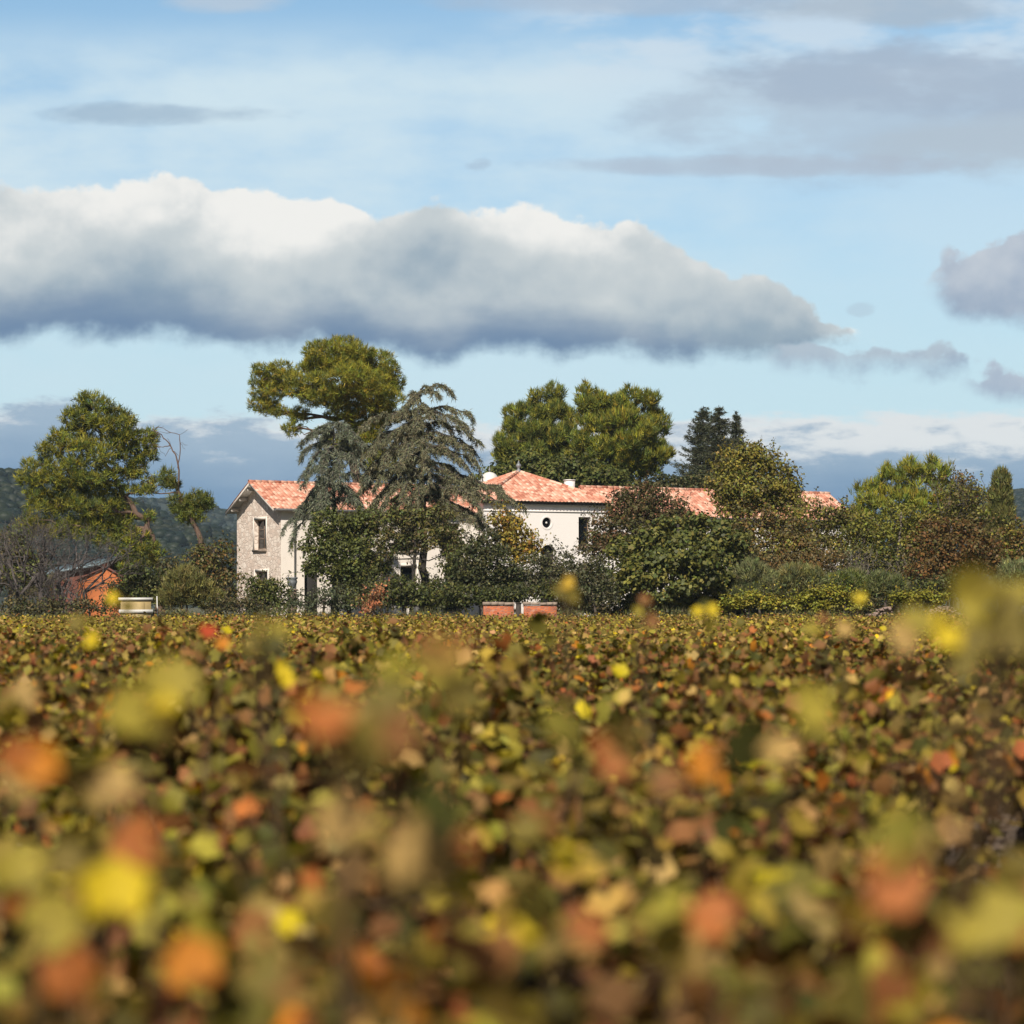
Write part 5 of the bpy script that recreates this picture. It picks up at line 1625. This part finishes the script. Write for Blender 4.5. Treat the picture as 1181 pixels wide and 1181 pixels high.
def weeds():
    """rank growth along the edge of the vineyard, nobody could count it"""
    r = np.random.default_rng(91)
    g = Geo()
    n = 1500
    px = r.uniform(-60, 1240, n); Y = r.uniform(116.6, 121.0, n)
    C = np.stack([(px - 590.5) / F * Y, Y, ground_z(0, Y)], -1)
    hgt = 0.35 + 0.55 * np.clip(fbm(px * 0.05, Y, 3, 3) * 0.6 + 0.5, 0, 1.2)
    hgt = np.where((px > 550) & (px < 648), np.minimum(hgt, 0.55), hgt)
    idx = np.repeat(np.arange(n), 26)
    t = len(idx)
    P = C[idx] + r.normal(size=(t, 3)) * np.array([0.22, 0.22, 0.02])
    P[:, 2] = C[idx, 2] + hgt[idx] * r.uniform(0, 1, t) ** 0.7
    N = r.normal(size=(t, 3)) + np.array([0, -0.2, 0.6])
    cc = jitter(r, DARK + DULL + GREEN, n, 0.2)
    cards(g, r, P, N, r.uniform(0.07, 0.16, t), np.clip(cc[idx] * FOL * (1 + r.normal(0, 0.15, (t, 1))), 0.004, 0.9))
    blades(g, r, P[::3], r.normal(size=(len(P[::3]), 3)) * 0.3 + np.array([0, 0, 1.0]), r.uniform(0.15, 0.4, len(P[::3])), 0.025, jitter(r, DULL, len(P[::3]), 0.25) * 1.5)
    tag(g.build('weeds', M['leaf']), 'rank dark weeds and dry grass along the far edge of the vineyard', 'weeds', kind='stuff')


weeds()

# ================================================================== the vineyard
def leaf_template(cup, fold):
    half = [(0.0, -0.18), (0.19, -0.40), (0.42, -0.32), (0.43, -0.08), (0.53, 0.10), (0.44, 0.25), (0.25, 0.34), (0.0, 0.54)]
    out = half + [(-x, y) for x, y in reversed(half[1:-1])]
    V = [(0.0, 0.02, 0.0)] + [(x, y, cup * (x * x + y * y) + fold * abs(x)) for x, y in out]
    n = len(out)
    return np.array(V), np.array([(0, 1 + k, 1 + (k + 1) % n) for k in range(n)])


VL = [leaf_template(0.35, 0.1), leaf_template(-0.45, 0.25), leaf_template(0.2, 0.55), leaf_template(-0.7, -0.2)]
V_OLIVE, V_YG, V_RUST, V_CORAL, V_TAN, V_YEL, V_ORG, V_DK, V_RED = ((0.165, 0.126, 0.024), (0.31, 0.245, 0.036), (0.215, 0.098, 0.034), (0.38, 0.125, 0.032), (0.42, 0.27, 0.085), (0.56, 0.41, 0.018),
                                                                   (0.52, 0.19, 0.02), (0.072, 0.064, 0.014), (0.42, 0.06, 0.02))
V_OLIVE, V_YG, V_RUST, V_CORAL, V_TAN, V_ORG, V_DK = (tuple(c * 0.90 for c in v) for v in (V_OLIVE, V_YG, V_RUST, V_CORAL, V_TAN, V_ORG, V_DK))
MIXES = [
    [(5, V_OLIVE), (2.4, V_YG), (4.2, V_RUST), (1.0, V_CORAL), (1.8, V_TAN), (0.15, V_YEL), (0.2, V_ORG), (1.8, V_DK)],
    [(5, V_OLIVE), (3.6, V_YG), (2.2, V_RUST), (0.5, V_CORAL), (1.4, V_TAN), (0.25, V_YEL), (2.2, V_DK)],
    [(3.5, V_OLIVE), (2, V_YG), (4.0, V_RUST), (1.1, V_CORAL), (1.2, V_TAN), (0.15, V_YEL), (0.3, V_ORG), (2, V_DK)],
    [(4, V_OLIVE), (3, V_YG), (2.5, V_RUST), (0.5, V_CORAL), (1.6, V_TAN), (0.3, V_YEL), (0.2, V_ORG), (2, V_DK)],
]
FAR = [[(5, V_OLIVE), (4, V_YG), (2, V_RUST), (1.2, V_TAN), (0.15, V_YEL), (0.15, V_ORG), (1, V_DK)],
       [(5, V_OLIVE), (5, V_YG), (1.2, V_RUST), (1.2, V_TAN), (0.2, V_YEL), (1, V_DK)],
       [(5, V_OLIVE), (3, V_YG), (3, V_RUST), (0.3, V_CORAL), (1.5, V_TAN), (1, V_DK)],
       [(5, V_OLIVE), (4, V_YG), (2, V_RUST), (2, V_TAN), (0.2, V_YEL), (1, V_DK)]]
LEAF_K = 0.84


def vine_leaves(g, r, P, N, size, col):
    k = r.integers(0, len(VL), len(P))
    for q in range(len(VL)):
        s = k == q
        if s.any():
            cards(g, r, P[s], N[s], size[s], col[s], VL[q])


def vine_geo(r, mix, H=1.28, rad=0.62, nc=11, per=26):
    """one bush-trained vine about its own base: stump, canes, leaves"""
    gt, gc, gf = Geo(), Geo(), Geo()
    head = np.array([r.normal(0, 0.04), r.normal(0, 0.04), 0.52])
    gt.tube(wobble(r, (0, 0, -0.12), head, 6, 0.25), np.linspace(0.055, 0.045, 6), 7)
    Ps, Ns = [], []
    for k in range(nc):
        an = 2 * math.pi * k / nc + r.normal(0, 0.3)
        out = rad * r.uniform(0.45, 1.1)
        tip = np.array([math.cos(an) * out, math.sin(an) * out, H * r.uniform(0.55, 0.95)])
        n = 9
        t = np.linspace(0, 1, n)[:, None]
        q = head * (1 - t) + tip * t
        q[:, 2] += 0.34 * r.uniform(0.4, 1.1) * np.sin(np.pi * t[:, 0] ** 0.8)
        q[1:] += r.normal(size=(n - 1, 3)) * 0.03
        q[:, 2] = np.minimum(q[:, 2], H * 1.0)
        gc.tube(q, np.linspace(0.009, 0.0035, n), 4, cap=False)
        s = r.uniform(0.22, 1.0, per)
        B = np.stack([np.interp(s, t[:, 0], q[:, c]) for c in range(3)], -1)
        off = unit(r.normal(size=(per, 3)) + np.array([0, 0, 0.35])) * r.uniform(0.04, 0.16, (per, 1))
        Ps.append(B + off)
        Ns.append(unit(off) * 0.6 + np.array([0, 0, 0.45]) + r.normal(size=(per, 3)) * 0.6)
    P = np.concatenate(Ps); N = np.concatenate(Ns)
    vine_leaves(gf, r, P, N, LEAF_K * r.uniform(0.06, 0.125, len(P)), jitter(r, mix, len(P), 0.2))
    return gt, gc, gf


VG = 'grapevines massed in the vineyard'


def vineyard():
    r = np.random.default_rng(77)
    # hero vines: those whose leaves stand out one by one in the photograph
    hero = [
        ('grapevine with a yellow and orange leaf standing up before the brick wall', 6.5, 650, [(655, 673, .042, (0.45, 0.28, 0.03)), (648, 681, .05, V_OLIVE), (660, 690, .05, V_OLIVE)]),
        ('grapevine with one brownish orange leaf raised right of the brick wall', 7.0, 745, [(746, 691, .045, V_RUST), (738, 704, .045, V_YG), (750, 716, .05, V_RUST)]),
        ('grapevine with a bright yellow leaf pair below the broad fig-like tree', 7.0, 812, [(806, 705, .04, V_YEL), (822, 703, .04, V_YEL), (815, 722, .05, V_YG)]),
        ('grapevine with a small yellow leaf showing over the bright bramble', 6.5, 985, [(991, 690, .036, (0.5, 0.38, 0.03)), (950, 712, .035, V_RUST), (975, 725, .05, V_TAN), (938, 725, .05, V_YG)]),
        ('tall blurred grapevine shoot rising highest at the right edge', 3.0, 1140, [(1138, 678, .045, V_OLIVE), (1158, 698, .05, V_OLIVE), (1122, 706, .042, V_YG), (1148, 722, .05, V_OLIVE), (1172, 735, .05, V_OLIVE), (1105, 738, .035, V_YEL),
                                                                                      (1128, 748, .05, V_OLIVE), (1150, 765, .05, V_DK), (1168, 705, .04, V_OLIVE), (1174, 684, .04, V_YG)]),
        ('grapevine with a pale round leaf and a bright yellow one below the rubble heap', 3.6, 1060, [(1052, 715, .055, V_YG), (1092, 728, .045, V_YEL), (1082, 715, .03, V_YEL), (1040, 735, .05, V_TAN)]),
        ('grapevine with one long green out-of-focus leaf left of the middle', 2.5, 520, [(512, 772, .062, V_YG), (528, 802, .05, V_OLIVE), (502, 756, .035, V_OLIVE)]),
        ('grapevine with a single red leaf below the stone house gable', 7.5, 240, [(240, 727, .055, V_RED), (256, 742, .05, V_ORG), (230, 745, .05, V_OLIVE)]),
        ('grapevine with an olive blurred tuft below the stone pillar', 4.4, 312, [(300, 724, .045, V_OLIVE), (322, 730, .04, V_YG), (310, 742, .05, V_DK), (290, 744, .045, V_OLIVE)]),
        ('grapevine with a small yellow leaf before the beige hut', 5.8, 140, [(130, 689, .035, V_YEL), (146, 700, .04, V_OLIVE), (108, 738, .045, V_YEL), (90, 718, .05, V_OLIVE)]),
        ('grapevine with two bright yellow leaves below the pine trunk', 7.0, 325, [(326, 773, .055, V_YEL), (208, 768, .045, V_YG), (330, 785, .05, V_YEL)]),
        ('grapevine with a glowing yellow leaf and a tan one at the left edge', 4.6, 14, [(11, 823, .045, V_YEL), (28, 802, .065, V_TAN), (40, 830, .05, V_RUST)]),
        ('grapevine with a large pale green blurred leaf and a yellow one on the left', 2.7, 160, [(150, 828, .065, V_YG), (190, 808, .034, V_YEL), (172, 850, .05, V_OLIVE)]),
        ('tall blurred grapevine with a coral leaf left of the middle', 2.2, 400, [(372, 828, .055, V_CORAL), (402, 838, .06, V_TAN), (432, 840, .05, V_OLIVE), (455, 852, .045, V_RUST), (420, 868, .06, V_OLIVE)]),
        ('near grapevine with a large cream coloured leaf below the middle', 2.3, 480, [(478, 985, .075, V_TAN), (492, 960, .05, V_TAN), (520, 975, .05, V_CORAL), (400, 950, .06, V_TAN)]),
        ('near grapevine with a large bright yellow leaf at lower left', 2.5, 130, [(132, 1030, .075, V_YEL), (60, 1065, .07, V_YG), (160, 970, .06, V_CORAL), (20, 1005, .06, V_YG)]),
        ('near grapevine with an orange-red leaf at the lower left edge of the picture', 2.45, 225, [(222, 1112, .065, V_ORG), (85, 1120, .065, V_CORAL), (300, 1120, .06, V_OLIVE)]),
        ('near grapevine with a round coral leaf right of the middle', 2.6, 825, [(823, 1060, .062, V_CORAL), (770, 1065, .065, V_YG), (675, 1068, .05, V_CORAL), (610, 1065, .04, V_YEL)]),
        ('grapevine with one clear yellow leaf low in the middle', 3.2, 655, [(656, 990, .052, V_YEL), (610, 960, .05, V_OLIVE), (690, 985, .05, V_DK)]),
        ('near grapevine with a broad yellow-green leaf at lower right', 2.4, 1145, [(1145, 1058, .075, V_YG), (1100, 1075, .05, V_YG), (1030, 1020, .07, V_CORAL), (1045, 985, .06, V_TAN)]),
        ('grapevine with coral, orange and yellow-green leaves in a row right of the middle', 2.9, 800, [(708, 870, .062, V_CORAL), (812, 880, .05, V_ORG), (932, 822, .062, V_YG), (720, 848, .05, V_TAN), (770, 900, .05, V_RUST), (900, 865, .05, V_TAN)]),
        ('grapevine with pinkish tan blurred leaves at the left edge', 2.7, 60, [(28, 892, .062, V_TAN), (125, 905, .06, V_TAN), (50, 880, .05, V_ORG), (20, 870, .05, V_CORAL)]),
    ]
    pos = []
    for hi, (lab, Y, bx, leaves) in enumerate(hero):
        rr = np.random.default_rng(500 + hi)
        b = at(bx, HOR, Y + 0.12); b[2] = 0
        pos.append(b[:2])
        root = thing('grapevine', lab, 'grapevine', b, rr.uniform(0, 0.01), VG, world=False)
        gt, gc, gf = vine_geo(rr, MIXES[hi % 4], 1.24, 0.5, 11, 36)
        head = np.array([0, 0, 0.52])
        done = []
        for (px, py, s, col) in leaves:
            p = at(px, py, Y + rr.uniform(-0.08, 0.08)) - b
            near = [d for d in done if d[2] < p[2] and np.hypot(d[0] - p[0], d[1] - p[1]) < 0.12]
            st = near[-1] if near else head + rr.normal(size=3) * 0.03
            q = wobble(rr, st, p - np.array([0, 0, 0.01]), 8, 0.05, 0.0 if near else 0.04)
            gc.tube(q, np.linspace(0.0035, 0.002, 8), 4, cap=False)
            done.append(p)
            vine_leaves(gf, rr, p[None], np.array([[rr.normal(0, 0.3), -1.0, rr.uniform(0.2, 0.7)]]), np.array([s * LEAF_K * 1.15]), np.array(col)[None] * rr.uniform(0.9, 1.1))
            m = 2
            s_ = rr.uniform(0.3, 0.75, m)
            B = np.stack([np.interp(s_, np.linspace(0, 1, 8), q[:, c]) for c in range(3)], -1)
            vine_leaves(gf, rr, B + rr.normal(size=(m, 3)) * 0.03, rr.normal(size=(m, 3)) + np.array([0, -0.4, 0.5]), rr.uniform(0.04, 0.07, m), jitter(rr, [(3, V_OLIVE), (2, V_YG), (1, V_RUST), (1, V_DK)], m, 0.2))
        gt.build('trunk', M['bark'], root)
        gc.build('cane', M['cane'], root)
        gf.build('foliage', M['vineleaf'], root)
    # the rest, copied from a few vines
    protos = []
    for k in range(10):
        protos.append(vine_geo(np.random.default_rng(300 + k), MIXES[k % 4], 1.20 + 0.07 * (k % 3), 0.57, 13, 40))
    first = {}
    lab = 'bushy autumn grapevine with no leaf standing out, one of the many filling the vineyard'
    n = 0
    y = 2.05
    row = 0
    while y < 29.5:
        half = 0.222 * y + 1.75
        x = -half + r.uniform(0, 0.5)
        while x < half:
            px, py = x + r.normal(0, 0.12), y + r.normal(0, 0.14) + x * 0.06
            x += 1.02
            if py < 1.85 or r.uniform() < 0.05 or any(np.hypot(px - a[0], py - a[1]) < 0.33 for a in pos):
                continue
            k = int(r.integers(len(protos)))
            sc = r.uniform(0.9, 1.1)
            sz = r.uniform(0.86, 1.10) * (1.0 + 0.09 * float(fbm(np.array(px * 0.9), np.array(py * 0.7), 12, 2)))
            rz = r.uniform(0, 6.28)
            if k not in first:
                root = thing('grapevine', lab, 'grapevine', (0, 0, 0), 0, VG, world=False)
                gt, gc, gf = protos[k]
                first[k] = (root, [gt.build('trunk', M['bark'], root), gc.build('cane', M['cane'], root), gf.build('foliage', M['vineleaf'], root)])
            else:
                src, kids = first[k]
                root = src.copy()
                COL.objects.link(root)
                for c in kids:
                    d = c.copy(); COL.objects.link(d); d.parent = root
            root.location = (px, py, 0); root.rotation_euler = (0, 0, rz); root.scale = (sc, sc, sz)
            n += 1
        y += 1.08 + y * 0.006
        row += 1
    print('vines', n + len(hero))
    # beyond about thirty metres the vines run together into one sheet of foliage
    g = Geo()
    yy = y
    Cs = []
    while yy < 115.5:
        half = 0.235 * yy + 8
        xs = np.arange(-half, half, 1.0)
        Cs.append(np.stack([xs + r.normal(0, 0.15, len(xs)), np.full(len(xs), yy) + r.normal(0, 0.15, len(xs)) + xs * 0.03, r.uniform(0.88, 1.1, len(xs))], -1))
        yy += 1.15 + max(0, yy - 50) * 0.006
    Cs = np.concatenate(Cs)
    m = np.clip((5600 / np.maximum(Cs[:, 1], 30)).astype(int), 50, 170)
    idx = np.repeat(np.arange(len(Cs)), m)
    t = len(idx)
    u = unit(r.normal(size=(t, 3))); u[:, 2] = np.abs(u[:, 2])
    k = 1 - np.abs(r.normal(0, 0.16, t))
    P = np.stack([Cs[idx, 0] + u[:, 0] * 0.68 * k, Cs[idx, 1] + u[:, 1] * 0.68 * k, ground_z(Cs[idx, 0], Cs[idx, 1]) * 0.5 + Cs[idx, 2] * (0.62 + 0.66 * u[:, 2] * k)], -1)
    shoot = r.uniform(size=t) < 0.05
    P[shoot, 2] += r.uniform(0.02, 0.2, shoot.sum())
    N = u * 0.4 + np.array([0, -0.1, 0.5]) + r.normal(size=(t, 3)) * 0.55
    far = np.clip((P[:, 1] - 30) / 70, 0, 1)
    pm = r.integers(0, 4, len(Cs))
    col = np.zeros((t, 3))
    for q in range(4):
        s = pm[idx] == q
        col[s] = jitter(r, FAR[q], s.sum(), 0.18) * 1.08
    cards(g, r, P, N, r.uniform(0.07, 0.12, t) * (1 + 0.15 * far), np.clip(col, 0.004, 0.9), RH5)
    print('far leaves', t)
    tag(g.build('vineyard_foliage', M['vineleaf']), 'far part of the vineyard, massed olive and rust foliage reaching the garden edge', 'vineyard', kind='stuff')


vineyard()
if HAZE:
    make_haze()

for o in SC.objects:
    if '_o' in o:
        del o['_o']
    if o.parent is None and o.get('kind') == 'structure' and 'label' not in o:
        o['label'] = {'ground': 'brown soil under the vines turning to dry grass before the house', 'hill': 'dark wooded hill far behind the garden'}.get(o.name.split('.')[0], 'setting')
        o['category'] = o.name.split('.')[0]
